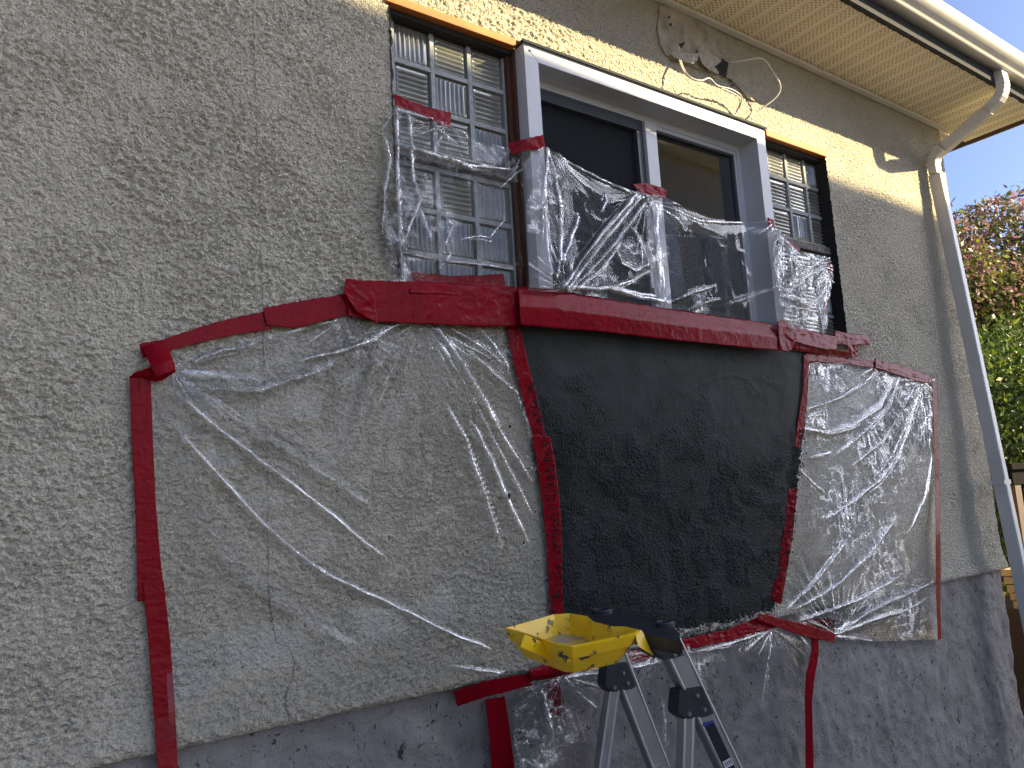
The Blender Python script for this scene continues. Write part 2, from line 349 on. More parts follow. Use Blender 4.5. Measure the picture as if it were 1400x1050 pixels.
M = dict(stucco=mat_stucco(), parging=mat_parging(), cement=mat_cement(), tape=mat_tape(), glass=mat_glass(), screen=mat_screen(), soffit=mat_soffit(),
    film=mat_film('plastic_film', .35, .008), filmw=mat_film('window_film', .5, .085), film2=mat_film('crumpled_film', .7, .012),
    white=plain('white_vinyl', (.50,.51,.52), .38, var=.05, nscale=8), cream=plain('cream_metal', (.72,.70,.64), .35, var=.06, nscale=6),
    spout=plain('painted_downspout', (.60,.58,.53), .42, var=.08, nscale=5),
    fascia=plain('grey_fascia', (.07,.073,.078), .9, var=.08, spec=.06), dark=plain('dark_void', (.015,.014,.013), .9), sash=plain('dark_sash', (.05,.055,.062), .45),
    mortar=plain('block_mortar', (.33,.345,.33), .85, var=.2, nscale=60, bump=.003, bscale=150),
    reveal=plain('broken_mortar', (.17,.155,.13), .95, var=.45, nscale=45, bump=.012, bscale=60),
    orange=mat_wood('orange_board', (.36,.105,.018), (.50,.175,.035), sc=(.6,4,4)), brown=mat_wood('stained_post', (.045,.016,.006), (.10,.038,.014), sc=(4,4,.6)),
    room=plain('room_wall', (.42,.38,.27), .9), alu=plain('aluminium', (.34,.345,.35), .42, metal=.85, var=.12, nscale=40, scale=(1,1,.2)), blackp=plain('black_plastic', (.012,.014,.020), .42, var=.3, nscale=20),
    steel=plain('rivet_steel', (.55,.54,.52), .3, metal=1.0), wire=plain('white_cable', (.62,.60,.54), .5), crack=plain('crack_dark', (.17,.15,.12), .95, var=.4, nscale=80),
    paint=plain('grey_smear', (.34,.30,.225), .95, var=.35, nscale=14, bump=.010, bscale=45), yellow=mat_splatter('yellow_plastic', (.90,.56,.008), (.07,.055,.04), .585, .4),
    trayfloor=mat_splatter('tray_floor', (.66,.46,.06), (.36,.31,.24), .48, .7), gunk=plain('dried_mortar', (.35,.31,.24), .9, var=.35, nscale=60, bump=.004, bscale=120),
    sticker=plain('dark_sticker', (.012,.012,.018), .3), blue=plain('blue_print', (.03,.04,.25), .3), paper=plain('white_print', (.6,.6,.6), .4),
    ground=plain('gravel_ground', (.21,.19,.15), .95, var=.4, nscale=25, bump=.02, bscale=60), concrete=plain('concrete_path', (.20,.19,.17), .9, var=.15, nscale=8, bump=.003),
    shingle=plain('roof_shingle', (.10,.095,.09), .95, var=.3, nscale=40, bump=.004), siding=plain('beige_siding', (.50,.44,.33), .7, var=.06, nscale=3),
    deckwood=mat_wood('deck_wood', (.34,.22,.09), (.52,.36,.17), sc=(1,6,6)), darkwood=plain('black_rail', (.010,.0095,.009), .95, spec=.05), brownw=mat_wood('brown_post', (.04,.022,.012), (.075,.042,.022), sc=(4,4,1)),
    backing=plain('cream_backing', (.86,.78,.58), .9, var=.04), bark=plain('bark', (.11,.085,.06), .95, var=.35, nscale=30, bump=.01, bscale=40),
    lilac=mat_leaf('lilac_leaves', [(0,(.04,.055,.012)), (.34,(.10,.125,.022)), (.62,(.26,.28,.04)), (.64,(.14,.06,.065)), (1,(.36,.19,.19))]),
    green=mat_leaf('green_leaves', [(0,(.022,.045,.010)), (.5,(.075,.13,.02)), (1,(.22,.27,.04))]),
    tarp=plain('paper_flap', (.40,.36,.28), .6, var=.2, nscale=30), mark=plain('black_mark', (.008,.008,.008), .7))
Z0 = EYE   # heights measured from eye level are z = Z0 + h

# ------------------------------------------------------------------ setting: ground
gv = np.array([(-400,-400,0),(400,-400,0),(400,400,0),(-400,400,0)], float)
tag(put('ground', np_mesh('ground', gv, np.array([[0,1,2,3]])), M['ground']), kind='structure')
tag(MB().box((-5,-1.5,.0),(6,-.62,.03), .006).build('path', M['concrete']), kind='structure')

# ------------------------------------------------------------------ house
XC = 4.88; SOF = Z0+2.134; FND = Z0-.549
house = empty('stucco_house', (XC,0,0))
tag(house, 'cream stucco house with soffit, gutter and taped-up windows above a grey foundation', 'house')
OX0, OX1, OZ0, OZ1 = 1.075, 3.545, Z0+.66, Z0+1.683
def worley(x, y, jit=.9):
    xi = np.floor(x).astype(int); yi = np.floor(y).astype(int); best = np.full(x.shape, 9.0)
    for dx in (-1,0,1):
        for dy in (-1,0,1):
            a, b = xi+dx, yi+dy
            jx = a+.5+jit*(_TAB[a & 255, b & 255]-.5); jy = b+.5+jit*(_TAB[(b+91) & 255, (a+37) & 255]-.5)
            rr = .75+.5*_TAB[(a+11) & 255, (b+77) & 255]
            best = np.minimum(best, np.hypot(x-jx, y-jy)/rr)
    return best
def stucco_relief(s, z):
    wx = s+.012*(fbm(s*40, z*40, 2)-.5); wz = z+.012*(fbm(s*40+31, z*40+7, 2)-.5)
    lump = sstep(.30, .70, fbm((wx+.30*wz)*94, (wz-.12*wx)*124, 3))
    pit = 1-np.clip(worley(wx*120+9, wz*135+5), 0, 1)**1.4
    big = fbm(s*2.3+9, z*2.6+4, 2); patchy = sstep(.30, .65, fbm(s*6+2, z*8, 3))
    rough = .85+.4*fbm(s*1.1+3, z*1.3+8, 2)-.42*sstep(1.2, 2.8, s)
    return (lump*(.0048+.0036*patchy)+pit*.0042)*rough+big*.003-.0080
def wall_mesh():
    st = .0038
    def seg(a, b): return np.linspace(a, b, max(2, int(round((b-a)/st))+1))
    r = .035; xa = XC-r; arc = r*math.pi/2
    sx = np.concatenate([seg(-.12, OX0), seg(OX0, OX1)[1:], seg(OX1, xa)[1:], seg(xa, xa+arc)[1:], seg(xa+arc, xa+arc+.30)[1:]])
    zz = np.concatenate([seg(FND, OZ0), seg(OZ0, OZ1)[1:], seg(OZ1, SOF+.02)[1:]])
    SX, ZZ = np.meshgrid(sx, zz)
    a = np.clip((SX-xa)/r, 0, math.pi/2)
    bx = np.where(SX <= xa, SX, xa+r*np.sin(a)); by = np.where(SX <= xa, 0.0, r-r*np.cos(a)); ex = np.clip(SX-xa-arc, 0, None); by = by+ex
    nx = np.sin(a); ny = -np.cos(a)
    t = np.clip((FND+.15-ZZ)/.15, 0, 1); flare = .032*t*t*(1.3-.3*t)
    lip = np.clip((FND+.030-ZZ)/.030, 0, 1); flare = flare-.030*(1-np.sqrt(np.clip(1-lip*lip, 0, 1)))
    d = stucco_relief(SX, ZZ)+flare
    edge = np.minimum(np.minimum(np.abs(SX-OX0), np.abs(SX-OX1)), 1)
    V = np.stack([bx+nx*d, by+ny*d, ZZ], -1).reshape(-1, 3)
    q = grid_quads(len(zz), len(sx))
    cx = SX.ravel()[q].mean(1); cz = ZZ.ravel()[q].mean(1)
    keep = ~((cx > OX0) & (cx < OX1) & (cz > OZ0) & (cz < OZ1))
    q = q[keep]
    # foreach: shaded smooth, unused vertices dropped
    used = np.unique(q); remap = np.full(len(V), -1); remap[used] = np.arange(len(used))
    return np_mesh('stucco_wall', V[used], remap[q])
put('stucco_wall', wall_mesh(), M['stucco'], house, True)
for lo_, hi_ in (((-6,-.002,FND),(-.12,.1,SOF+.02)), ((XC-.1,.28,FND),(XC-.004,7.0,SOF+.02)), ((-6,7.001,0),(XC,7.1,SOF))): MB().box(lo_, hi_).build('outer_wall', M['stucco'], house)
# opening edge: broken stucco and sheathing around the windows
def reveal_strip(p0, p1, inward):
    n = 90; P0 = Vector(p0); P1 = Vector(p1); rows = []; ys = [-.006, .004, .02, .045, .075, .11]
    for i in range(n):
        q = P0.lerp(P1, i/(n-1)); row = []
        for j, y in enumerate(ys):
            k = (random.random()-.5)*.010*(1 if j < 4 else .3)+(.003 if j < 2 else 0)
            row.append((q.x+inward[0]*(k+.004*j*.25), y, q.z+inward[1]*(k)))
        rows.append(row)
    return np_mesh('opening_edge', np.array(rows).reshape(-1, 3), grid_quads(n, len(ys)))
put('opening_edge', reveal_strip((OX0+.001,0,OZ0),(OX0+.001,0,OZ1),(1,0)), M['reveal'], house)
put('opening_edge', reveal_strip((OX1-.001,0,OZ0),(OX1-.001,0,OZ1),(-1,0)), M['dark'], house)  # near-black colour paints in the shade on this edge
put('opening_edge', reveal_strip((OX0,0,OZ1-.001),(OX1,0,OZ1-.001),(0,-1)), M['reveal'], house)
# foundation
def foundation_mesh():
    st = .012; xs = np.arange(-.12, XC-.02+st, st); zs = np.arange(-.02, FND+.03, st); X, Zg = np.meshgrid(xs, zs)
    d = (fbm(X*5+2, Zg*5, 3)-.5)*.022+(fbm(X*20+Zg*6, Zg*22, 3)-.5)*.013
    t = ridged(X*3.1+Zg*1.3, Zg*2.3, 2); d = d+.004*sstep(.78, .92, t)
    rr = np.clip((X-(XC-.07))/.05, 0, 1)
    y = .012-d+.04*rr**2.5
    return np_mesh('foundation_wall', np.stack([X, y, Zg], -1).reshape(-1, 3), grid_quads(len(zs), len(xs)))
put('foundation_wall', foundation_mesh(), M['parging'], house, True)
for lo_, hi_ in (((-6,.012,-.02),(-.12,.2,FND+.02)), ((XC-.25,.05,-.02),(XC-.02,7,FND+.02))): MB().box(lo_, hi_).build('foundation_wall', M['parging'], house)

# cracks in the stucco (thin dark ribbons that sink in and out of the rough face)
def crack(px, wd=.0016, jit=.002, y=-.0045):
    pts = resample([tuple(W(*p, 0)) for p in px], max(20, len(px)*14)); V = []
    for i, p in enumerate(pts):
        j = (vnoise(np.array([i*.45]), np.array([len(px)*3.1]))[0]-.5)*2*jit+(random.random()-.5)*jit*.5; ww = wd*(.5+random.random()*.9)
        f = float(stucco_relief(np.array([p[0]]), np.array([p[2]]))[0]); t = min(max((FND+.15-p[2])/.15, 0), 1); fl = .032*t*t*(1.3-.3*t)
        yy = -(f+fl)-.0028+(random.random()-.5)*.0012
        V += [(p[0]+j-ww, yy, p[2]), (p[0]+j+ww, yy, p[2])]
    return np_mesh('wall_crack', np.array(V), grid_quads(len(pts), 2))
for pl in ([(345,-5),(350,150),(356,330),(360,490),(366,660),(366,800)], [(366,800),(370,840),(377,879),(386,881),(395,884),(402,905),(400,925),(390,945),(388,962),(391,978),(394,992)], [(384,881),(388,880)]):
    put('wall_crack', crack(pl, .0008 if pl[0][1] < 0 else .0017), M['crack'], house)
# soffit
soff = empty('soffit', (0,0,SOF), house); soff.location = (-XC, 0, SOF)
SY = -.425; SXR = 5.225
def panel_mesh():
    prof = [(0,0),(.003,.011),(.012,.012),(.016,.001),(.022,0),(.094,0),(.0995,0)]
    V = []
    for x, z in prof: V += [(x, SY+.012, z), (x, .02, z)]
    return np_mesh('soffit_panel', np.array(V), grid_quads(len(prof), 2))
pm = panel_mesh(); pm.materials.append(M['soffit']); x = -.6; first = True
while x < SXR-.02:
    o = bpy.data.objects.new('soffit_panel', pm); COL.objects.link(o); o.parent = soff; o.location = (x, 0, 0); x += .1
# overhang past the gable corner
for k in range(12):
    o = bpy.data.objects.new('soffit_panel', pm); COL.objects.link(o); o.parent = soff
    o.location = (XC, .021+.1*k, 0); o.rotation_euler = (0,0,math.pi/2); o.scale = (1,.78,1)
m = MB(); m.box((-.7,-.034,SOF-.018),(XC-.005,-.0,SOF-.004), .003); m.build('soffit_channel', M['cream'], soff)
m = MB(); m.box((-6,SY-.012,SOF+.004),(SXR,SY+.012,SOF+.13)); m.box((SXR,SY-.012,SOF-.004),(SXR+.02,8,SOF+.13)); m.build('fascia_board', M['fascia'], house)
m = MB(); m.box((SXR+.0005,SY-.02,SOF-.0165),(SXR+.028,8,SOF+.001)); m.build('drip_edge', M['brownw'], house)
# gutter: profile in (y, z)
gp = [(-.438,2.205),(-.488,2.203),(-.494,2.206),(-.497,2.213),(-.505,2.222),(-.520,2.232),(-.534,2.243),(-.543,2.255),(-.5455,2.262),(-.5445,2.284),(-.549,2.287),(-.549,2.293),(-.541,2.293)]
V = []; gx = np.linspace(-1.5, SXR+.015, 30)
for xx in gx:
    for (yy, zz) in gp: V.append((xx, yy, Z0+zz))
me = np_mesh('gutter', np.array(V), grid_quads(len(gx), len(gp))); g = put('gutter', me, M['cream'], house)
md = g.modifiers.new('thick', 'SOLIDIFY'); md.thickness = .0015
m = MB(); m.prism([(SXR+.015, a, Z0+b) for a, b in [(-.438,2.293)]+gp[:-1]], (.002,0,0)); m.build('gutter_end_cap', M['cream'], g)
# roof
m = MB(); sl = .30
m.prism([(-7,SY-.04,SOF+.165),(-7,3.5,SOF+.165+sl*3.95),(-7,7.45,SOF+.165),(-7,7.45,SOF+.12),(-7,3.5,SOF+.12+sl*3.95),(-7,SY-.04,SOF+.12)], (7+SXR+.03,0,0)); m.build('roof', M['shingle'], house)
m = MB(); m.prism([(XC-.02,0,SOF+.02),(XC-.02,7,SOF+.02),(XC-.02,3.5,SOF+sl*3.6)], (-.1,0,0)); m.build('gable_wall', M['stucco'], house)
# downspout
ds = empty('downspout', (4.62,0,0), house); ds.location = (4.62-XC, 0, 0)
def rect(w_, h_, r=.006):
    P = []
    for sx_, sy_ in ((1,1),(-1,1),(-1,-1),(1,-1)):
        c = (sx_*(w_/2-r), sy_*(h_/2-r)); a0 = {(1,1):0,(-1,1):90,(-1,-1):180,(1,-1):270}[(sx_,sy_)]
        for a in (0, 45, 90): P.append((c[0]+r*math.cos(math.radians(a0+a)), c[1]+r*math.sin(math.radians(a0+a))))
    return P
DX = 4.62
A_top = [(DX,-.453,Z0+2.215),(DX,-.458,Z0+2.165),(DX,-.459,Z0+2.112),(DX,-.432,Z0+2.055),(DX,-.373,Z0+2.017)]
A_mid = [(DX,-.373,Z0+2.017),(DX,-.108,Z0+1.899)]
A_low = [(DX,-.108,Z0+1.899),(DX,-.062,Z0+1.872),(DX,-.043,Z0+1.825),(DX,-.044,Z0+1.76)]
A_pipe = [(DX,-.044,Z0+1.76),(DX+.042,-.076,Z0+.9),(DX+.090,-.112,Z0-.1),(DX+.112,-.128,Z0-.56),(DX+.134,-.140,Z0-1.0),(DX+.150,-.148,.12)]
def crimped(pts, name):
    q = catmull(pts, 9); mb = MB(); rings = []; n = len(q)
    for i, p in enumerate(q):
        d = (q[min(i+1, n-1)]-q[max(i-1, 0)]).normalized(); sx_ = Vector((1,0,0)); sy_ = sx_.cross(d).normalized()
        k = 1.0+.035*(1 if i % 3 == 1 else -.4)
        rings.append([mb.bm.verts.new(p+sx_*a*k+sy_*b*k) for a, b in rect(.072,.048)])
    for a, b in zip(rings, rings[1:]):
        for j in range(len(a)): mb.bm.faces.new((a[j], a[(j+1) % len(a)], b[(j+1) % len(a)], b[j]))
    return mb.build(name, M['spout'], ds)
crimped(A_top, 'elbow'); crimped(A_low, 'elbow')
MB().sweep(A_mid, rect(.068,.044), True, [(1,0,0)]*2).build('offset_pipe', M['spout'], ds)
rp = [(q[0], q[1]) for q in rect(.070,.052)]
MB().sweep(catmull(A_pipe, 4), rp, True, [(1,0,0)]*(4*(len(A_pipe)-1)+1)).build('pipe', M['spout'], ds)
DXS = DX+.088
for zz, yy in ((Z0-.07, -.111),):
    MB().box((DXS-.075,yy+.028,zz),(DXS+.075,yy+.032,zz+.025)).box((DXS-.041,yy-.034,zz),(DXS+.041,yy-.0295,zz+.025)).box((DXS-.041,yy-.030,zz),(DXS-.0365,yy+.03,zz+.025)).box((DXS+.0365,yy-.030,zz),(DXS+.041,yy+.03,zz+.025)).build('strap', M['spout'], ds)

# ------------------------------------------------------------------ windows
def block_mesh(vert):
    n = 30; s = .138; u = np.linspace(-.5, .5, n); U, Vv = np.meshgrid(u, u)
    r = np.minimum(.5-np.abs(U), .5-np.abs(Vv)); dome = sstep(0, .06, r)
    q = U if vert else Vv
    inner = sstep(.07, .12, r)
    y = .010-.010*dome+.0055*inner*np.cos(q*2*np.pi*7.5)
    return np_mesh('glass_block', np.stack([U*s, y, Vv*s], -1).reshape(-1, 3), grid_quads(n, n))
def mat_block():
    m, t, p, o = new_mat('glass_block'); c = coords(t)
    n = nd(t, 'ShaderNodeTexNoise', Scale=9.0, Detail=3.0); t.links.new(c, n.inputs['Vector'])
    r = ramp(t, n.outputs[0], [(.3, (.12,.122,.105)), (.7, (.26,.26,.22))]); t.links.new(r.outputs[0], p.inputs['Base Color'])
    p.inputs['Roughness'].default_value = .10; p.inputs['Specular IOR Level'].default_value = .6; p.inputs['Coat Weight'].default_value = .7; p.inputs['Coat Roughness'].default_value = .04
    return m
BM = mat_block(); bmV = block_mesh(True); bmH = block_mesh(False)
for b_ in (bmV, bmH): b_.materials.append(BM); b_.polygons.foreach_set('use_smooth', [True]*len(b_.polygons))
PIT = .154
def block_window(x0, label, pat):
    w_ = empty('glass_block_window', (0,0,0), house); w_.location = (x0-XC, .06, Z0); tag(w_, label)
    for unit, (zt, rows) in enumerate(((1.648, pat[:3]), (1.128, pat[3:]))):
        for i, row in enumerate(rows):
            for j, ch in enumerate(row):
                o = bpy.data.objects.new('glass_block', bmV if ch == 'V' else bmH); COL.objects.link(o); o.parent = w_
                o.location = (PIT*(j+.5), .004+random.uniform(-.0015,.0015), zt-PIT*(i+.5)); o.rotation_euler = (random.uniform(-.012,.012), 0, random.uniform(-.012,.012))
        mb = MB(); W3 = PIT*3; H3 = PIT*3
        for j in range(4): mb.box((x0+PIT*j-.008-(.012 if j == 0 else 0), .055, Z0+zt-H3-.01),(x0+PIT*j+.008+(.02 if j == 3 else 0), .14, Z0+zt+.012))
        for i in range(4): mb.box((x0-.018, .0562+.0004*i, Z0+zt-PIT*i-.0085),(x0+W3+.025, .139, Z0+zt-PIT*i+.0085))
        mb.build('mortar_joint', M['mortar'], w_)
        MB().box((x0, .085, Z0+zt-H3),(x0+W3, .13, Z0+zt)).build('block_backing', M['sash'], w_)
    MB().box((x0-.02, .030, Z0+1.137),(x0+PIT*3+.02, .15, Z0+1.176), .006).build('ledge', M['reveal'], w_)
    MB().box((x0-.02, .0525, Z0+1.1765),(x0+PIT*3+.02, .15, Z0+1.190), .004).build('ledge_strip', M['mortar'], w_)
    return w_
block_window(1.112, 'ribbed glass block window beside the long bare stucco wall', ['VHH','HVH','HHV','HHV','VVV','VVV'])
block_window(3.128, 'narrow glass block window on the downspout side of the slider', ['HHV','HHH','HVH','HHH','VHV','HHH'])
# wood around the openings
MB().box((OX0-.012,-.010,Z0+1.650),(1.588,.10,Z0+1.6815), .003).build('header_board', M['orange'], house)['label'] = 'orange painted board over the first glass block window'
MB().box((3.055,-.010,Z0+1.650),(OX1+.006,.10,Z0+1.6815), .003).build('header_board', M['orange'], house)
MB().box((OX0,.02,Z0+1.652-.02),(1.582,.11,Z0+1.6495)).build('header_shim', M['dark'], house)
MB().box((3.06,.02,Z0+1.652-.02),(OX1-.002,.11,Z0+1.6495)).build('header_shim', M['dark'], house)
MB().box((1.588,.012,Z0+.66),(1.5965,.14,Z0+1.66)).box((1.577-.004,.036,Z0+.66),(1.5875,.14,Z0+1.649)).build('post', M['brown'], house)
MB().box((3.590-.028,.03,Z0+.66),(3.60+.06,.16,Z0+1.66)).build('post', M['dark'], house)
# sliding window
TX0, TX1, TZ1, TZ0 = 1.598, 2.990, Z0+1.652, Z0+.70
YF = -.044; YW = .056; TW = .062
sw = empty('sliding_window', (0,0,0), house); sw.location = (TX0-XC, 0, Z0); sw['label'] = 'white vinyl sliding window with a dark insect screen'
def mitre(a, b, c, d, y0, y1): return MB().prism([(p[0], y0, p[1]) for p in (a, b, c, d)], (0, y1-y0, 0))
mitre((TX0,TZ1),(TX1,TZ1),(TX1-TW,TZ1-TW),(TX0+TW,TZ1-TW), YF, .02).build('trim_head', M['white'], sw)
mitre((TX0,TZ1-.0006),(TX0+TW,TZ1-TW-.0006),(TX0+TW,TZ0),(TX0,TZ0), YF+.0008, .02).build('trim_jamb', M['white'], sw)
mitre((TX1,TZ1-.0006),(TX1-TW,TZ1-TW-.0006),(TX1-TW,TZ0),(TX1,TZ0), YF+.0008, .02).build('trim_jamb', M['white'], sw)
MB().box((TX0-.01,YF-.010,TZ1+.001),(TX1+.012,.005,TZ1+.007)).box((TX0-.01,YF-.010,TZ1-.004),(TX1+.012,YF-.0075,TZ1+.001)).build('drip_cap', M['fascia'], sw)
for xx in (TX0+.025, TX1-.025): MB().cyl((xx,YF-.002,TZ1-.026),(xx,YF+.004,TZ1-.026),.004,8).build('nail', M['fascia'], sw)
# inner reveal and frame
ix0, ix1, iz1 = TX0+TW, TX1-TW, TZ1-TW
MB().box((ix0-.03,.0205,iz1-.0),(ix1+.03,.11,iz1+.03)).box((ix0-.03,.0205,TZ0),(ix0-.001,.11,iz1)).box((ix1+.001,.0205,TZ0),(ix1+.03,.11,iz1)).build('reveal', M['white'], sw)
MB().box((ix0,YW,iz1-.028),(ix1,YW+.06,iz1-.0005)).build('frame_head', M['white'], sw)
MB().box((ix1-.030,YW,TZ0),(ix1-.0005,YW+.06,iz1-.0285)).build('frame_jamb', M['white'], sw)
MB().box((ix0+.0005,YW,TZ0),(ix0+.030,YW+.06,iz1-.0285)).build('frame_jamb', M['white'], sw)
mull0 = W(880,170,YW-.004).x; mull1 = W(896,170,YW-.004).x
MB().box((mull0,YW-.012,TZ0),(mull0+(mull1-mull0)*.45,YW+.03,iz1-.029), .002).box((mull0+(mull1-mull0)*.46,YW-.006,TZ0),(mull1,YW+.03,iz1-.029), .002).build('meeting_stile', M['white'], sw)
fx0 = ix0+.030
MB().box((fx0,YW+.004,TZ0),(fx0+.045,YW+.03,iz1-.029)).box((fx0+.0455,YW+.004,iz1-.075),(mull0,YW+.03,iz1-.029)).box((mull0-.035,YW+.005,TZ0),(mull0-.0005,YW+.03,iz1-.0755)).build('screen_frame', M['sash'], sw)
MB().box((fx0+.0455,YW+.026,TZ0),(mull0-.036,YW+.027,iz1-.0755)).build('insect_screen', M['screen'], sw)
MB().box((fx0+.02,YW+.040,TZ0),(mull0,YW+.044,iz1-.05)).build('pane', M['glass'], sw)
MB().box((mull1,YW+.014,TZ0),(ix1-.03,YW+.018,iz1-.045)).build('pane', M['glass'], sw)
MB().box((mull1,YW+.004,iz1-.046),(ix1-.0305,YW+.02,iz1-.0285)).box((ix1-.046,YW+.004,TZ0),(ix1-.0305,YW+.02,iz1-.0465)).build('sash_rail', M['white'], sw)
MB().box((mull1+.0005,YW+.0035,iz1-.0575),(ix1-.0465,YW+.016,iz1-.0465)).box((ix1-.058,YW+.0035,TZ0),(ix1-.0465,YW+.016,iz1-.0580)).build('glazing_bead', M['sash'], sw)
MB().box((TX0-.01,-.02,Z0+.655),(TX1+.02,.16,Z0+.6995)).build('sill', M['white'], sw)
for bx0, bx1 in ((fx0+.01, mull0-.002), (mull1+.002, ix1-.01)):
    MB().box((bx0,.150,TZ0),(bx1,.154,iz1-.01)).build('added_backing', M['backing'], sw)  # pale panel added behind each pane to lighten the dark glass
# the room behind
m = MB(); x0, x1, z0_, z1_ = 1.0, 3.75, Z0+.2, Z0+2.0
m.box((x0,.60,z0_),(x1,.65,z1_)).box((x0-.05,.165,z0_),(x0,.60,z1_)).box((x1,.165,z0_),(x1+.05,.60,z1_)).box((x0,.165,z1_),(x1,.60,z1_+.05)).box((x0,.165,z0_-.05),(x1,.60,z0_)).build('room', M['room'], house)
m = MB(); m.box((x0,.12,z0_),(OX0-.002,.16,z1_)).box((OX1+.06,.12,z0_),(x1,.16,z1_)).box((OX0-.002,.12,OZ1),(OX1+.06,.16,z1_)).box((OX0-.002,.12,z0_),(OX1+.06,.16,OZ0)).build('sheathing', M['dark'], house)

# ------------------------------------------------------------------ cement patch
def coons(top, bot, left, right, nu, nv):
    T = resample(top, nu); B = resample(bot, nu); L = resample(left, nv); R_ = resample(right, nv)
    u = np.linspace(0, 1, nu)[None,:,None]; v = np.linspace(0, 1, nv)[:,None,None]
    return ((1-v)*T[None]+v*B[None]+(1-u)*L[:,None]+u*R_[:,None]-((1-u)*(1-v)*T[0]+u*(1-v)*T[-1]+(1-u)*v*B[0]+u*v*B[-1]))
pl_top = [(706,440),(800,450),(900,462),(1000,472),(1105,482)]
pl_bot = [(765,848),(800,858),(860,868),(935,870),(990,858),(1054,841)]
pl_l = [(706,440),(716,485),(728,530),(739,577),(748,615),(756,665),(760,720),(764,780),(765,848)]
pl_r = [(1105,482),(1102,530),(1098,590),(1090,650),(1082,715),(1074,770),(1062,815),(1054,841)]
NPU, NPV = 400, 330
G = coons(pl_top, pl_bot, pl_l, pl_r, NPU, NPV)
u = np.linspace(0,1,NPU)[None,:]+0*G[:,:,0]; v = np.linspace(0,1,NPV)[:,None]+0*G[:,:,0]
ragged = (fbm(v*60, u*0+3, 3)-.5)*7; G[:,:,0] += ragged*(np.exp(-u/.03)+np.exp(-(1-u)/.03)); G[:,:,1] += (fbm(u*50, v*0+8, 3)-.5)*9*np.exp(-(1-v)/.03)
X, Zg = WA(G[:,:,0], G[:,:,1], -.016)
rough = .22+.78*sstep(.12, .42, v+.35*(fbm(X*5, Zg*5, 3)-.5)-.10*sstep(.3,.9,u)*(1-v)); edge = np.minimum(np.minimum(u, 1-u)*12, 1)*np.minimum((1-v)*12, 1)
y = -.010-.010*sstep(0,1,edge)-rough*((.004+.005*sstep(.4,.65,fbm(X*16, Zg*16, 2)))*(1-np.clip(worley(X*115+Zg*14, Zg*130), 0, 1)**1.5)+.0035*(1-np.clip(worley(X*170, Zg*170), 0, 1)))-.004*(fbm(X*8, Zg*14, 2)-.5)
d_, t_ = poly_dist(X, Zg, [tuple(W(*p, -.016).xz) for p in [(955,530),(975,518),(1000,513),(1022,520),(1038,540)]]); y = y-.0016*np.exp(-(d_/.007)**2)
me = np_mesh('cement_patch', np.stack([X, y, Zg], -1).reshape(-1,3), grid_quads(NPV, NPU, True))
at = me.attributes.new('rough', 'FLOAT', 'POINT'); at.data.foreach_set('value', (rough*.95).ravel().astype(np.float32))
o = put('cement_patch', me, M['cement'], house, True); o['label'] = 'fresh charcoal cement patch with a rough lower half'

patch_obj = o
def crumbs(pts, n, spread, size, y, seed):
    r = random.Random(seed); V = []; Q = []
    P = resample(pts, 60)
    for _ in range(n):
        p = P[r.randrange(60)]; w_ = W(p[0]+r.gauss(0, spread), p[1]+r.gauss(0, spread), y); sz = size*r.uniform(.4, 1.6)
        vs = [Vector((r.uniform(.6,1.3)*a, r.uniform(.5,1.0)*b, r.uniform(.6,1.6)*c))*sz for a, b, c in ((1,0,0),(-1,0,0),(0,1,0),(0,-1,0),(0,0,1),(0,0,-1))]
        k = len(V); V += [tuple(w_+q) for q in vs]; Q += [(k+a, k+b, k+c) for a, b, c in ((0,2,4),(2,1,4),(1,3,4),(3,0,4),(2,0,5),(1,2,5),(3,1,5),(0,3,5))]
    return np_mesh('cement_crumbs', np.array(V), np.array(Q))
c_ = put('cement_crumbs', crumbs(pl_l[2:]+[], 420, 4.5, .0030, -.027, 3), M['cement'], patch_obj); c_['kind'] = 'stuff'
c_ = put('cement_crumbs', crumbs(pl_r[2:], 300, 4.0, .0034, -.028, 4), M['cement'], patch_obj); c_['kind'] = 'stuff'
c_ = put('cement_crumbs', crumbs(pl_bot[2:], 380, 6.0, .0040, -.026, 5), M['reveal'], patch_obj); c_['kind'] = 'stuff'
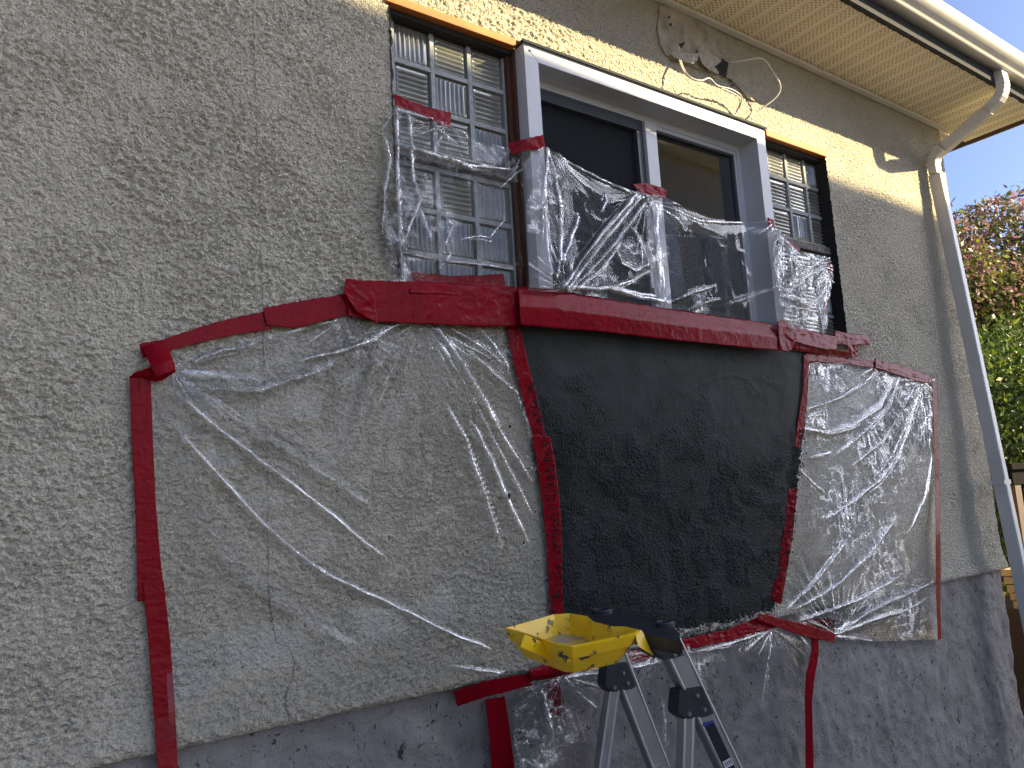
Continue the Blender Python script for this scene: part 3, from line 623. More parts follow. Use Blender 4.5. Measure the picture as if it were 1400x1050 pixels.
# ------------------------------------------------------------------ tape
TAPES = 0
def tape(label, top, bot, y0, y1=None, n=None, wr=.0015, thick=.0009, group=None, wscale=60, bulge=0, fold=1.0):
    "a strip between two pixel edges; y0/y1 offsets from the wall for its upper/lower edge (lists allowed along it)"
    L = sum(math.dist(a, b) for a, b in zip(top, top[1:])); n = int(max(24, L/1.7)); mrow = 24
    T = resample(top, n); B = resample(bot, n); t = np.linspace(0,1,n)
    ya = np.interp(t, np.linspace(0,1,len(y0)), y0) if isinstance(y0, (list,tuple)) else np.full(n, y0)
    y1 = y0 if y1 is None else y1
    yb = np.interp(t, np.linspace(0,1,len(y1)), y1) if isinstance(y1, (list,tuple)) else np.full(n, y1)
    v = np.linspace(0,1,mrow)[:,None]; Gp = (1-v)[:,:,None]*T[None]+v[:,:,None]*B[None]
    Gp = Gp+((fbm(t*n*.35+len(label), t*0+2, 2)-.5)*2.0)[None,:,None]*np.array([0.15,1])[None,None]*np.where((v < .02)|(v > .98), 1, .3)[:,:,None]
    vv = np.minimum(v/fold, 1.0); Y = (1-vv)*ya[None]+vv*yb[None]; X, Zg = WA(Gp[:,:,0], Gp[:,:,1], Y)
    sd_ = len(label)*1.37; wr = wr if wr > .0045 else wr*.6
    Y = Y-wr*(2.2*ridged(X*wscale*.5+sd_, Zg*wscale*1.1, 2)+1.4*fbm(X*wscale*2+sd_, Zg*wscale*2.4, 2)-1.6)-bulge*np.sin(np.pi*v)
    rr = random.Random(label); wp = [(float(X[mrow//2, q]), float(Zg[mrow//2, q])) for q in range(n)]
    for q in range(int(wr/.0012*(L/60))+1):
        c = wp[rr.randrange(n)]; an = rr.uniform(0, math.pi); ca, sa = math.cos(an), math.sin(an); oz = rr.uniform(-.02,.02)
        e1 = (X-c[0])*ca+(Zg-c[1]-oz)*sa; e2 = -(X-c[0])*sa+(Zg-c[1]-oz)*ca; k_ = rr.uniform(.5,1.3)
        Y = Y-min(wr, .0035)*1.5*k_*np.exp(-np.abs(e2/.0035)**1.2)*np.exp(-(e1/(.03*k_))**2)
    me = np_mesh('tape_strip', np.stack([X, Y, Zg], -1).reshape(-1,3), grid_quads(mrow, n, True))
    o = put('tape_strip', me, M['tape'], None, True); md = o.modifiers.new('thick', 'SOLIDIFY'); md.thickness = thick*.6; md.offset = -1
    return tag(o, label, 'tape', group or 'red tape strips holding the plastic sheets')

def sheet(label, top, bot, left, right, y_edge, bulge, folds=(), pleats=(), crinkles=(), base_cr=.06, mat='film', res=.0042, noise=.003, yfun=None, pin=(1,1,1,1), sharp=1.0):
    P = [W(*p, y_edge) for p in (top[0], top[-1], bot[0], bot[-1])]
    nu = int(max((P[1]-P[0]).length, (P[3]-P[2]).length)/res)+8; nv = int(max((P[2]-P[0]).length, (P[3]-P[1]).length)/res)+8
    G = coons(top, bot, left, right, nu, nv); u = np.linspace(0,1,nu)[None,:]+np.zeros((nv,1)); v = np.linspace(0,1,nv)[:,None]+np.zeros((1,nu))
    Y0 = np.full((nv,nu), float(y_edge)) if yfun is None else yfun(G[:,:,0], G[:,:,1], u, v)
    X, Zg = WA(G[:,:,0], G[:,:,1], Y0)
    pe = np.ones((nv,nu))
    for k, dd in enumerate((v, 1-v, u, 1-u)):     # top, bottom, left, right pinned
        if pin[k]: pe = pe*sstep(0, .16, dd)
    Y = Y0-bulge*pe*(.45+.55*fbm(X*3.1+len(label), Zg*3.1, 2))-noise*pe*(2*ridged(X*9+3, Zg*9, 2)-1)
    cr = np.full((nv,nu), base_cr)+base_cr*1.2*sstep(.5,.8,fbm(X*5, Zg*5+len(label), 2)); gloss = np.zeros((nv,nu))
    allf = []
    for q, f in enumerate(folds):
        allf.append(f); rr = random.Random(q*7+len(label))
        for c in range(2):                       # finer creases running alongside each fold
            ox, oy = rr.uniform(-7,7), rr.uniform(-7,7); t0 = rr.uniform(0,.35); t1 = rr.uniform(.6,1)
            pp = resample(f[0], 12); pp = pp[int(t0*11):max(int(t1*11), int(t0*11)+3)+1]
            allf.append(([(a+ox*(.3+.7*i/len(pp)), b+oy*(.3+.7*i/len(pp))) for i, (a, b) in enumerate(pp)], f[1]*.5, f[2]*.42, (.2,.75), (f[4] if len(f) > 4 else .5)*.7))
    for f in allf:
        pts, amp, wd = f[0], f[1], f[2]; tap = f[3] if len(f) > 3 else (.15, .85)
        wp = [tuple(W(*p, y_edge-.01).xz) for p in pts]
        d, t = poly_dist(X+.006*(fbm(X*14, Zg*14, 2)-.5), Zg+.006*(fbm(X*14+7, Zg*14, 2)-.5), wp)
        en = sstep(-.02, max(tap[0], .01), t)*(1-sstep(min(tap[1], .99), 1.02, t)); wv = wd*(.55+.9*fbm(t*9+amp*1000, t*0+wd*500, 2))
        prof = np.exp(-np.abs(d/wv)**1.3)
        Y = Y-amp*sharp*prof*en; cr = cr+.25*np.exp(-(d/(wv*1.6))**2)*en; gloss = np.maximum(gloss, np.exp(-(d/(wv*.75))**2)*en*(f[4] if len(f) > 4 else .5)*(.45+.9*fbm(t*22+amp*900, t*0+4, 2)))
    for (ax, az), amp, frq, rad in pleats:
        a = W(ax, az, y_edge); dx = X-a.x; dz = Zg-a.z; r = np.hypot(dx, dz)+1e-5; th = np.arctan2(dz, dx)
        wv = ridged(th*frq+3.3, r*2.5+amp*99, 2)
        k = np.exp(-(r/rad)**2)*sstep(0, .03, r); Y = Y-amp*(wv-.5)*2*k*np.minimum(r/.05, 1.0); gloss = np.maximum(gloss, .35*k*sstep(.72,.95,wv)); cr = cr+.10*k
    for (ax, az, rad), st in crinkles:
        a = W(ax, az, y_edge); r = np.hypot(X-a.x, Zg-a.z); k = np.exp(-(r/rad)**2)*sstep(.25,.6,fbm(X*11+ax, Zg*11, 2)+.18)
        cr = cr+st*k; Y = Y-.010*st*k*(ridged(X*30+az, Zg*30, 3)-.5); gloss = np.maximum(gloss, .75*st*k*sstep(.66,.9,ridged(X*24+Zg*7, Zg*26+ax, 3))+.06*st*k)
    me = np_mesh('plastic_sheet', np.stack([X, Y, Zg], -1).reshape(-1,3), grid_quads(nv, nu, True))
    for nm, arr in (('crinkle', np.clip(cr,0,1)), ('streak_gloss', np.clip(gloss,0,1))):
        at = me.attributes.new(nm, 'FLOAT', 'POINT'); at.data.foreach_set('value', arr.ravel().astype(np.float32))
    o = put('plastic_sheet', me, M[mat], None, True)
    return tag(o, label, 'plastic sheet', 'clear plastic sheets taped over the wall and windows')

# --- sheets
sheet('large clear plastic sheet with long diagonal folds taped over the stucco beside the cement patch',
  [(205,492),(236,500),(300,470),(362,458),(430,446),(470,430),(560,432),(640,436),(702,438)], [(232,1010),(300,1000),(420,975),(560,945),(660,925),(765,900)],
  [(205,492),(210,600),(217,720),(225,860),(232,1010)], [(702,438),(712,480),(724,540),(738,600),(746,680),(752,760),(765,900)], -.011, .022, yfun=lambda PX, PY, u, v: -.011-.034*sstep(.72, .97, v),
  folds=[([(225,522),(300,590),(380,650),(440,695),(492,738),(560,790)], .013, .0055, (.25,.7), .9), ([(232,575),(300,655),(350,712),(400,755),(440,785),(520,820),(600,860),(672,892)], .014, .0055, (.2,.9), .95),
   ([(597,445),(630,500),(670,570),(696,612),(732,662)], .012, .0065, (.02,.8), .8), ([(585,447),(610,490),(640,540),(675,605),(700,650),(740,725)], .008, .003, (.02,.8), .6),
   ([(600,540),(635,602),(650,645),(675,717),(690,770)], .009, .0035, (.3,.7), .7), ([(640,570),(667,622),(690,675),(715,727),(728,755)], .010, .0055, (.2,.8), .8),
   ([(615,446),(667,480),(700,505)], .009, .004, (.05,.7), .6), ([(655,446),(678,475),(700,505)], .009, .005, (.05,.8), .6), ([(640,480),(672,510),(707,537),(722,575),(735,620)], .008, .004, (.2,.8), .5),
   ([(255,530),(300,533),(350,535),(412,515),(470,490)], .009, .012, (.3,.7), .25), ([(410,492),(462,480),(500,468),(545,443)], .011, .0075, (.1,.9), .6), ([(360,463),(340,472),(300,480),(262,492)], .008, .007, (.1,.8), .35),
   ([(600,909),(664,916),(722,924)], .010, .005, (.3,.95), .6), ([(300,565),(380,610),(460,660),(540,720)], .007, .014, (.3,.7), .12), ([(260,700),(330,790),(420,850),(520,900)], .007, .015, (.3,.7), .10),
   ([(520,450),(510,500),(480,600),(440,660)], .006, .014, (.2,.6), .06)],
  pleats=[((575,436), .008, 9, .22), ((236,505), .005, 7, .16), ((702,440), .006, 8, .14), ((470,436), .007, 9, .16)],
  crinkles=[((490,452,.07), .35), ((690,480,.06), .3), ((360,460,.05), .4), ((730,640,.05), .35)], base_cr=.035)
sheet('crinkled clear plastic sheet taped between the cement patch and the downspout',
  [(1104,486),(1150,490),(1200,500),(1240,508),(1276,518)], [(1066,838),(1100,862),(1142,874),(1200,877),(1284,874)],
  [(1104,486),(1098,560),(1092,640),(1084,720),(1074,790),(1066,838)], [(1276,518),(1279,600),(1281,700),(1282,790),(1284,874)], -.012, .020,
  folds=[([(1103,560),(1150,542),(1180,525),(1200,505)], .011, .006, (.1,.9), .6), ([(1100,585),(1125,592),(1162,582),(1200,555),(1222,515)], .016, .014, (.1,.9), .8),
   ([(1257,522),(1242,572),(1225,620),(1200,655),(1162,685),(1125,710)], .016, .010, (.05,.9), .7), ([(1262,524),(1270,560),(1273,620)], .009, .005, (.05,.7), .6), ([(1253,522),(1230,560),(1205,600),(1160,640)], .012, .008, (.05,.8), .5),
   ([(1232,512),(1215,550),(1180,590),(1130,630)], .010, .009, (.05,.7), .35), ([(1276,620),(1262,680),(1240,730)], .010, .007, (.1,.8), .5),
   ([(1093,850),(1173,817),(1237,783)], .012, .006, (.1,.7), .8), ([(1143,863),(1210,823),(1280,793)], .012, .006, (.05,.95), .95), ([(1141,867),(1190,848),(1237,833),(1270,815)], .011, .006, (.05,.8), .8),
   ([(1083,837),(1143,797),(1183,760),(1230,700)], .012, .007, (.1,.7), .6), ([(1072,838),(1117,787),(1170,720)], .010, .007, (.1,.7), .5), ([(1143,870),(1170,872),(1197,877)], .009, .005, (.1,.9), .8),
   ([(1105,625),(1120,622),(1135,618)], .008, .006, (.1,.9), .6), ([(1103,570),(1112,568),(1128,566)], .008, .006, (.1,.9), .5), ([(1095,640),(1110,660),(1125,675)], .007, .006, (.1,.9), .4)],
  pleats=[((1260,520), .012, 10, .28), ((1140,866), .010, 12, .25), ((1200,500), .008, 9, .14), ((1110,490), .008, 10, .12)],
  crinkles=[((1150,700,.14), .9), ((1200,620,.18), .8), ((1130,500,.10), .8), ((1240,840,.14), .8), ((1240,560,.16), .8), ((1120,580,.08), .6), ((1200,760,.2), .5)], base_cr=.22, mat='film2')
def yf_left(PX, PY, u, v): return -.010-.004*v+.0*u
sheet('clear plastic sheet draped over the lower half of the first glass block window',
  [(522,165),(541,143),(575,155),(616,170),(650,195),(716,205)], [(534,388),(570,384),(620,388),(660,390),(712,392)],
  [(522,165),(521,240),(518,310),(526,350),(534,388)], [(716,205),(716,260),(714,330),(712,392)], -.014, .016,
  folds=[([(541,146),(541,200),(542,260),(545,340),(552,383)], .016, .006, (.02,.9), .6), ([(524,180),(532,220),(526,260),(520,310),(524,370)], .018, .009, (.1,.9), .9), ([(557,155),(560,200),(562,240),(566,262)], .014, .006, (.05,.9), .8),
   ([(562,250),(572,275),(558,310),(552,330)], .016, .007, (.1,.9), .9), ([(572,287),(578,310),(588,335)], .016, .008, (.1,.9), .95), ([(604,295),(617,310),(606,338)], .014, .006, (.1,.9), .9),
   ([(592,170),(612,190),(625,200)], .010, .005, (.1,.9), .5), ([(616,172),(660,192),(700,205)], .010, .004, (.1,.9), .5), ([(545,200),(590,212),(640,228),(700,233)], .014, .006, (.1,.95), .55),
   ([(600,370),(612,352),(615,345)], .012, .006, (.1,.9), .7), ([(630,328),(655,322),(668,326),(690,300)], .010, .0035, (.1,.9), .7), ([(536,320),(544,335),(556,343)], .012, .005, (.1,.9), .7), ([(716,230),(700,240),(680,260)], .01, .005, (.1,.9), .4),
   ([(560,350),(600,357),(660,362),(704,370)], .010, .006, (.1,.9), .3)],
  pleats=[((541,148), .010, 12, .14), ((612,170), .010, 12, .14), ((716,205), .008, 12, .12)],
  crinkles=[((545,280,.09), .7), ((530,330,.06), .8), ((580,310,.08), .6), ((690,205,.06), .5), ((555,370,.06), .6)], base_cr=.07, mat='film', res=.0034, pin=(1,1,1,0))
def yf_mid(PX, PY, u, v): return np.interp(u, [0,.10,.20,.50,.56,.62,.90,1], [-.056,-.056,-.03,-.012,.020,-.005,-.02,-.052])-.01*v
sheet('clear plastic sheet sagging between tapes across the sliding window',
  [(716,222),(742,200),(780,222),(820,243),(868,262),(906,268),(940,285),(980,300),(1020,305),(1054,303)], [(722,398),(780,400),(850,412),(930,424),(1000,434),(1072,446)],
  [(716,222),(717,280),(719,340),(722,398)], [(1054,303),(1058,340),(1064,400),(1072,446)], -.030, .012,
  folds=[([(744,203),(736,260),(738,330),(745,390)], .012, .007, (.05,.9), .7), ([(744,203),(752,240),(762,290),(758,350),(752,392)], .012, .008, (.05,.9), .7), ([(745,203),(800,232),(868,262)], .010, .004, (.02,.98), .6),
   ([(762,397),(800,345),(835,305),(874,262)], .018, .0075, (.02,.98), .5), ([(770,398),(815,340),(850,300),(880,265)], .016, .006, (.02,.98), .75), ([(777,398),(830,345),(862,305),(888,270)], .014, .006, (.02,.9), .6), ([(785,398),(825,365),(850,330)], .014, .006, (.02,.9), .7),
   ([(789,296),(775,325),(760,365)], .018, .008, (.05,.95), .85), ([(828,262),(830,275),(822,290)], .008, .003, (.1,.9), .7), ([(842,340),(850,360),(870,370),(890,360)], .012, .004, (.1,.9), .8), ([(866,310),(878,330),(880,360)], .012, .006, (.1,.9), .8),
   ([(790,395),(830,395),(880,407),(925,412)], .014, .008, (.05,.95), .85), ([(905,270),(904,320),(912,380),(916,420)], .014, .009, (.05,.95), .7), ([(906,268),(920,285),(940,310)], .009, .005, (.05,.9), .5), ([(906,270),(960,300),(1050,304)], .008, .004, (.05,.95), .5),
   ([(915,415),(950,398),(985,388)], .010, .006, (.3,.6), .25), ([(940,425),(975,410),(990,408)], .010, .005, (.3,.6), .25), ([(985,420),(1030,404),(1066,392)], .008, .009, (.3,.6), .12), ([(890,370),(860,385),(840,392)], .010, .005, (.1,.9), .6)],
  pleats=[((744,202), .009, 10, .16), ((888,264), .009, 10, .15), ((1054,305), .007, 10, .13), ((765,400), .009, 10, .13)],
  crinkles=[((740,300,.07), .8), ((750,240,.05), .7), ((815,385,.06), .7), ((870,345,.05), .6), ((908,350,.06), .7), ((935,300,.05), .25), ((960,415,.05), .4)], base_cr=.015, mat='filmw', res=.0042, yfun=yf_mid, pin=(1,1,0,0), noise=.003)
def yf_rt(PX, PY, u, v): return np.interp(u, [0,.15,.4,1], [-.052,-.045,-.01,.01])-.006*v
sheet('bunched shiny plastic sheet over the glass block window on the downspout side',
  [(1052,308),(1060,312),(1075,330),(1095,345),(1134,352)], [(1072,447),(1090,450),(1110,452),(1130,456)],
  [(1052,308),(1051,350),(1056,400),(1072,447)], [(1134,352),(1136,385),(1126,420),(1130,456)], -.030, .020,
  folds=[([(1056,315),(1055,350),(1049,395),(1060,408)], .022, .010, (.02,.95), .95), ([(1062,320),(1072,350),(1078,380),(1092,384)], .020, .010, (.05,.95), .9), ([(1092,384),(1110,365),(1134,350)], .020, .009, (.05,.95), .9), ([(1075,400),(1100,380),(1132,362)], .018, .009, (.05,.95), .8),
   ([(1050,408),(1080,406),(1110,415)], .018, .009, (.05,.95), .9), ([(1085,408),(1105,420),(1128,400),(1136,380)], .016, .009, (.05,.95), .9), ([(1075,340),(1085,360),(1090,376)], .014, .007, (.05,.95), .7), ([(1040,428),(1080,420),(1110,424)], .012, .007, (.05,.95), .5), ([(1070,440),(1095,436),(1120,444)], .012, .008, (.05,.95), .7)],
  pleats=[((1058,312), .014, 14, .2), ((1134,360), .012, 14, .2)], crinkles=[((1070,370,.12), 1.0), ((1110,400,.14), 1.0), ((1095,360,.10), 1.0), ((1090,435,.12), .9)], base_cr=.25, mat='film2', res=.004, yfun=yf_rt, pin=(1,1,0,0), noise=.008)
sheet('clear plastic sheet hanging over the grey foundation behind the step ladder',
  [(700,930),(760,905),(830,892),(900,884),(960,880),(1050,856),(1118,872)], [(706,1075),(800,1070),(900,1068),(1000,1066),(1108,1064)],
  [(700,930),(702,1000),(706,1075)], [(1118,872),(1112,930),(1108,1000),(1108,1064)], -.050, .018,
  folds=[([(768,925),(790,950),(815,970)], .010, .005, (.05,.9), .8), ([(740,945),(748,985),(756,1010)], .012, .007, (.05,.9), .8), ([(770,925),(830,918),(900,905)], .010, .005, (.05,.9), .6), ([(940,893),(1000,880),(1050,864)], .008, .004, (.1,.9), .5),
   ([(905,960),(907,1010),(908,1060)], .008, .004, (.1,.9), .5), ([(720,1040),(735,1055),(745,1070)], .010, .006, (.1,.9), .7), ([(1090,865),(1105,880),(1110,890)], .008, .004, (.1,.9), .6), ([(1055,860),(1045,920),(1040,980)], .007, .006, (.05,.7), .25), ([(830,905),(820,980),(825,1050)], .008, .006, (.1,.9), .3)],
  pleats=[((765,922), .010, 10, .16), ((1055,858), .006, 9, .2), ((900,890), .006, 9, .15)], crinkles=[((750,990,.12), .55), ((730,1050,.1), .6), ((850,910,.1), .35), ((950,905,.1), .4)], base_cr=.07, mat='film', pin=(1,0,1,1))

big_sheet = [q for q in bpy.data.objects if q.name == 'plastic_sheet'][0]
for cx_, cy_, a_, b_ in ((697,583,.0045,.005), (696,678,.0045,.0105), (716,742,.003,.0035), (732,700,.002,.003), (640,640,.0016,.002)):
    w_ = W(cx_, cy_, -.036); n_ = 14; mb = MB()
    res = bmesh.ops.create_icosphere(mb.bm, subdivisions=2, radius=1)
    for v_ in res['verts']:
        k_ = .75+.5*random.random(); v_.co = w_+Vector((v_.co.x*a_*k_, v_.co.y*.003*k_, v_.co.z*b_*k_))
    mb.build('cement_splash', M['cement'], big_sheet)
# --- tape strips
tape('long vertical strip of red tape down the open stucco, edge of the big plastic sheet', [(177,514),(180,600),(185,700),(187,760),(188,822)], [(206,512),(209,600),(213,690),(219,760),(226,822)], -.014, wr=.0006)
tape('lower vertical strip of red tape running down past the end of the stucco', [(195,795),(203,880),(209,960),(217,1075)], [(224,795),(233,880),(239,960),(244,1075)], [-.0165,-.02,-.03,-.055], wr=.0006)
# looped corner: three facets
tape('short twisted loop of red tape at the corner of the big plastic sheet', [(177,516),(182,510),(205,502),(232,496),(240,506)], [(206,516),(208,521),(212,522),(222,520),(240,509)], [-.018,-.030,-.034,-.040,-.045], [-.018,-.022,-.026,-.030,-.040], wr=.0004, n=40)
tape('folded tab of red tape hanging from the slanting top strip', [(194,474),(202,492),(209,508),(214,516)], [(222,466),(232,482),(239,497),(239,507)], [-.017,-.030,-.050,-.052], wr=.0004, n=40, bulge=.006)
tape('slanting strip of red tape along the top edge of the big plastic sheet', [(190,470),(222,464),(290,442),(330,432),(362,426)], [(195,490),(228,480),(290,464),(330,456),(372,450)], -.0145, wr=.0006)
tape('second slanting strip of red tape overlapping above the wall crack', [(359,421),(420,410),(474,402)], [(364,444),(400,449),(478,430)], -.018, -.020, wr=.0012)
tape('wide wrinkled band of red tape under the first glass block window', [(473,383),(530,384),(590,386),(640,389),(700,392),(722,392)], [(476,432),(520,440),(590,443),(650,446),(700,446),(722,440)], [-.018,-.020,-.024,-.030], [-.028,-.034,-.044,-.050], wr=.0022, wscale=26)
tape('crumpled end of red tape where the band meets the slanting strip', [(472,381),(486,382),(505,395),(512,400)], [(470,398),(486,425),(510,440),(516,442)], -.034, -.040, wr=.004, wscale=34)
tape('torn upper strip of red tape stuck on the glass block window sill', [(560,372),(590,374),(608,377),(640,377),(665,376),(688,374)], [(560,400),(600,402),(640,404),(670,405),(694,406)], [.004,.004,0,-.004], -.030, wr=.0026, wscale=50)
tape('broad red tape band wrapped over the sliding window sill', [(708,393),(760,395),(790,403),(850,412),(900,420),(980,432),(1040,440),(1078,447)], [(712,444),(760,449),(820,453),(900,463),(980,471),(1040,477),(1078,480)], -.044, -.070, wr=.0011, wscale=26, fold=.5)
tape('crumpled lump of red tape at the end of the sill band', [(1062,440),(1072,437),(1080,443),(1084,452)], [(1066,478),(1074,482),(1082,478),(1086,470)], -.070, -.074, wr=.0034, wscale=24)
tape('bunched strip of red tape below the crumpled plastic of the glass blocks', [(1076,445),(1100,450),(1122,456),(1146,460)], [(1080,466),(1104,472),(1130,478),(1144,477)], -.030, -.046, wr=.0044, wscale=22)
tape('dull underside strip of red tape below the bunched tape', [(1078,466),(1110,472),(1140,478),(1164,482)], [(1082,478),(1112,483),(1142,486),(1166,488)], -.040, -.028, wr=.003, wscale=20)
tape('short crumpled end of red tape stuck on bare stucco', [(1140,452),(1160,456),(1176,458),(1190,458)], [(1142,470),(1160,474),(1176,470),(1190,472)], -.020, -.022, wr=.0038, wscale=22)
tape('torn flap of red tape hanging off the bunched strip', [(1156,464),(1164,468),(1172,474)], [(1160,488),(1166,490),(1173,484)], -.036, -.030, wr=.0044, wscale=26)
tape('pale worn strip of red tape along the top of the crinkled sheet', [(1100,481),(1130,486),(1160,488),(1196,494),(1222,500)], [(1103,494),(1130,495),(1162,498),(1196,504),(1220,510)], -.018, -.020, wr=.002)
tape('curled strip of red tape at the top corner of the crinkled sheet', [(1196,490),(1220,497),(1250,506),(1272,514)], [(1196,502),(1220,510),(1250,520),(1270,524)], -.021, -.024, wr=.0035, wscale=34)
tape('thin vertical strip of red tape at the free edge of the crinkled sheet', [(1274,514),(1277,600),(1279,700),(1279,780),(1280,820),(1282,876)], [(1280,515),(1283,600),(1285,700),(1286,780),(1285,820),(1287,872)], [-.018,-.020,-.024,-.050,-.046,-.044], wr=.001)
tape('red tape strip along the edge of the cement patch towards the big sheet, upper piece', [(692,442),(698,480),(708,520),(722,575),(730,600)], [(710,444),(722,500),(735,548),(744,590),(748,602)], -.019, -.022, wr=.003, wscale=30)
tape('smeared red tape strip along the cement patch edge, lower piece above the yellow tray', [(727,596),(735,640),(742,690),(748,750),(753,840)], [(752,596),(760,640),(766,700),(768,760),(770,840)], -.021, -.023, wr=.0022, wscale=28)
tape('red tape strip along the cement patch edge beside the crinkled sheet, upper piece', [(1099,484),(1098,530),(1090,580),(1086,612)], [(1106,490),(1104,540),(1100,590),(1093,614)], -.020, -.022, wr=.0014)
tape('red tape strip along the cement patch edge beside the crinkled sheet, lower piece', [(1078,668),(1072,720),(1064,770),(1054,820)], [(1090,668),(1084,730),(1076,780),(1068,826)], -.020, -.024, wr=.0022)
tape('sagging strip of red tape under the cement patch', [(770,904),(830,896),(900,882),(940,872),(990,862),(1050,838)], [(770,924),(830,914),(900,898),(940,888),(1000,876),(1062,858)], -.046, -.054, wr=.002)
tape('clean slanting strip of red tape pointing down from the patch corner', [(1036,838),(1070,846),(1110,856),(1142,866)], [(1036,848),(1070,860),(1106,872),(1141,879)], -.062, -.064, wr=.0006)
tape('strip of red tape behind plastic at the lower end of the crinkled sheet', [(1090,850),(1110,845),(1141,846)], [(1092,866),(1112,864),(1141,864)], -.008, wr=.001)
tape('wavy vertical strip of red tape hanging on the grey foundation', [(1108,872),(1109,890),(1102,920),(1100,950),(1101,1000),(1101,1075)], [(1119,874),(1119,895),(1113,930),(1110,960),(1111,1000),(1113,1075)], -.056, -.058, wr=.0012)
tape('slanting strip of red tape across the stucco lip and foundation', [(620,945),(660,932),(700,924),(726,922)], [(625,966),(660,954),(700,944),(728,936)], [-.030,-.050,-.058,-.060], [-.022,-.040,-.05,-.056], wr=.0006)
tape('bulging piece of red tape under the yellow tray', [(722,915),(740,910),(765,904),(790,902)], [(724,930),(742,930),(765,925),(790,914)], -.066, -.060, wr=.0025, bulge=.010)
tape('straight vertical strip of red tape down the foundation beside the ladder', [(663,956),(667,990),(671,1030),(673,1075)], [(690,952),(696,990),(701,1030),(706,1075)], [-.030,-.026,-.024,-.022], wr=.0005)
tape('pale strip of red tape behind plastic below the yellow tray', [(748,930),(749,955),(752,978)], [(766,928),(767,955),(768,978)], -.040, wr=.001)
tape('strip of red tape holding plastic on the upper glass blocks', [(538,128),(560,138),(590,148),(617,154)], [(540,145),(565,152),(590,164),(616,176)], .020, .016, wr=.0022, wscale=34)
tape('folded strip of red tape on the white window jamb', [(694,196),(718,190),(743,184)], [(698,212),(720,206),(745,203)], [-.030,-.052,-.056], wr=.0026, wscale=30)
tape('short strip of red tape across the middle of the sliding window', [(864,252),(885,250),(912,259)], [(872,262),(890,267),(911,272)], [.02,.024,.03], wr=.0022, wscale=34)
tape('tiny tab of red tape on the far white window jamb', [(1049,297),(1054,299),(1058,301)], [(1051,311),(1055,312),(1059,313)], -.052, wr=.001)
tape('loose strip of pale red tape lying on the glass block ledge', [(1063,318),(1078,328),(1094,340)], [(1066,330),(1080,342),(1092,349)], [-.03,-.015,-.008], wr=.002)
tape('dark tab of red tape at the side of the bunched plastic', [(1132,358),(1139,362),(1138,380),(1133,392)], [(1131,360),(1132,372),(1131,384),(1131,394)], .0, wr=.001, n=20)
tape('narrow peeling strip of red tape down the glass block edge', [(1128,398),(1127,415),(1125,438)], [(1134,396),(1132,418),(1131,440)], .010, wr=.0015)

# ------------------------------------------------------------------ cables and torn fixture mount
def cable(name, label, pts, r=.0032, off=0.0):
    P = [W(px, py, y) for px, py, y in pts]
    return tag(MB().tube(catmull(P, 6), r, 8).build(name, M['wire'], None, True), label, 'cable', 'loose white cables above the window')
cable('cable', 'white cable drooping from the torn wall mount to the window head', [(928,62,-.004),(928,76,-.02),(931,90,-.05),(941,105,-.07),(957,111,-.075),(968,108,-.07),(978,117,-.06),(997,125,-.05),(1010,133,-.045),(1011,143,-.03),(1006,153,-.008)])
cable('cable', 'white cable drooping beside its twin from the torn wall mount', [(929,62,-.004),(930,76,-.024),(934,92,-.055),(944,106,-.078),(959,110,-.084),(970,107,-.075),(981,117,-.064),(1000,122,-.055),(1013,131,-.05),(1013,143,-.035),(1005,156,-.006)], .0026)
cable('cable', 'white cable looping out of the black wall hole towards the soffit', [(992,87,.01),(1003,85,-.03),(1022,82,-.07),(1040,80,-.09),(1050,87,-.10),(1058,100,-.10),(1066,114,-.10),(1066,125,-.09),(1058,136,-.07),(1046,145,-.045),(1034,153,-.02),(1023,161,-.004)], .0036)
def decal(name, px, y, mat, parent=None, thick=.003, sub=0):
    P = [W(a, b, y) for a, b in px]
    return MB().prism([tuple(p) for p in P], (0, thick, 0)).build(name, mat, parent)
o = decal('fixture_patch', [(903,8),(925,6),(952,20),(968,38),(985,52),(993,80),(1000,98),(1014,116),(1033,139),(1024,134),(1006,114),(996,106),(975,100),(950,92),(930,84),(912,76),(903,60),(899,36)], -.0075, M['paint'], house, .0075)
decal('wall_hole', [(976,92),(987,80),(996,86),(993,106),(985,102)], -.0105, M['dark'], house, .003)
for q in ([(928,60),(936,57),(936,61),(929,63)], [(930,62),(934,62),(932,66),(929,66)], [(914,22),(916,21),(916,25),(913,25)], [(915,32),(918,31),(919,36),(915,35)], [(997,109),(1000,108),(1001,112),(998,112)], [(1000,116),(1004,115),(1003,118),(999,117)]):
    decal('mark', q, -.0085, M['mark'], house, .0015)
def flap(name, label, px, ys, mat):
    P = [W(a, b, y) for (a, b), y in zip(px, ys)]; bm = bmesh.new(); vs = [bm.verts.new(p) for p in P]; c = bm.verts.new(sum(P, Vector())/len(P)+Vector((0,-.012,0)))
    for i in range(len(vs)): bm.faces.new((vs[i], vs[(i+1) % len(vs)], c))
    bmesh.ops.subdivide_edges(bm, edges=bm.edges[:], cuts=5, use_grid_fill=True)
    for v_ in bm.verts:
        v_.co.y -= .014*(float(ridged(np.array([v_.co.x*26]), np.array([v_.co.z*26]), 2)[0])-.5)
    me = bpy.data.meshes.new(name); bm.to_mesh(me); bm.free(); o = put(name, me, mat); md = o.modifiers.new('thick','SOLIDIFY'); md.thickness = .0008
    return tag(o, label, 'flap', 'torn flaps around the removed light fixture')
flap('torn_flap', 'torn beige paper flap under the black marks beside the cables', [(917,74),(924,68),(936,72),(944,76),(955,72),(952,84),(946,88),(934,82),(922,80)], [-.02,-.02,-.03,-.03,-.02,-.035,-.04,-.03,-.02], M['tarp'])
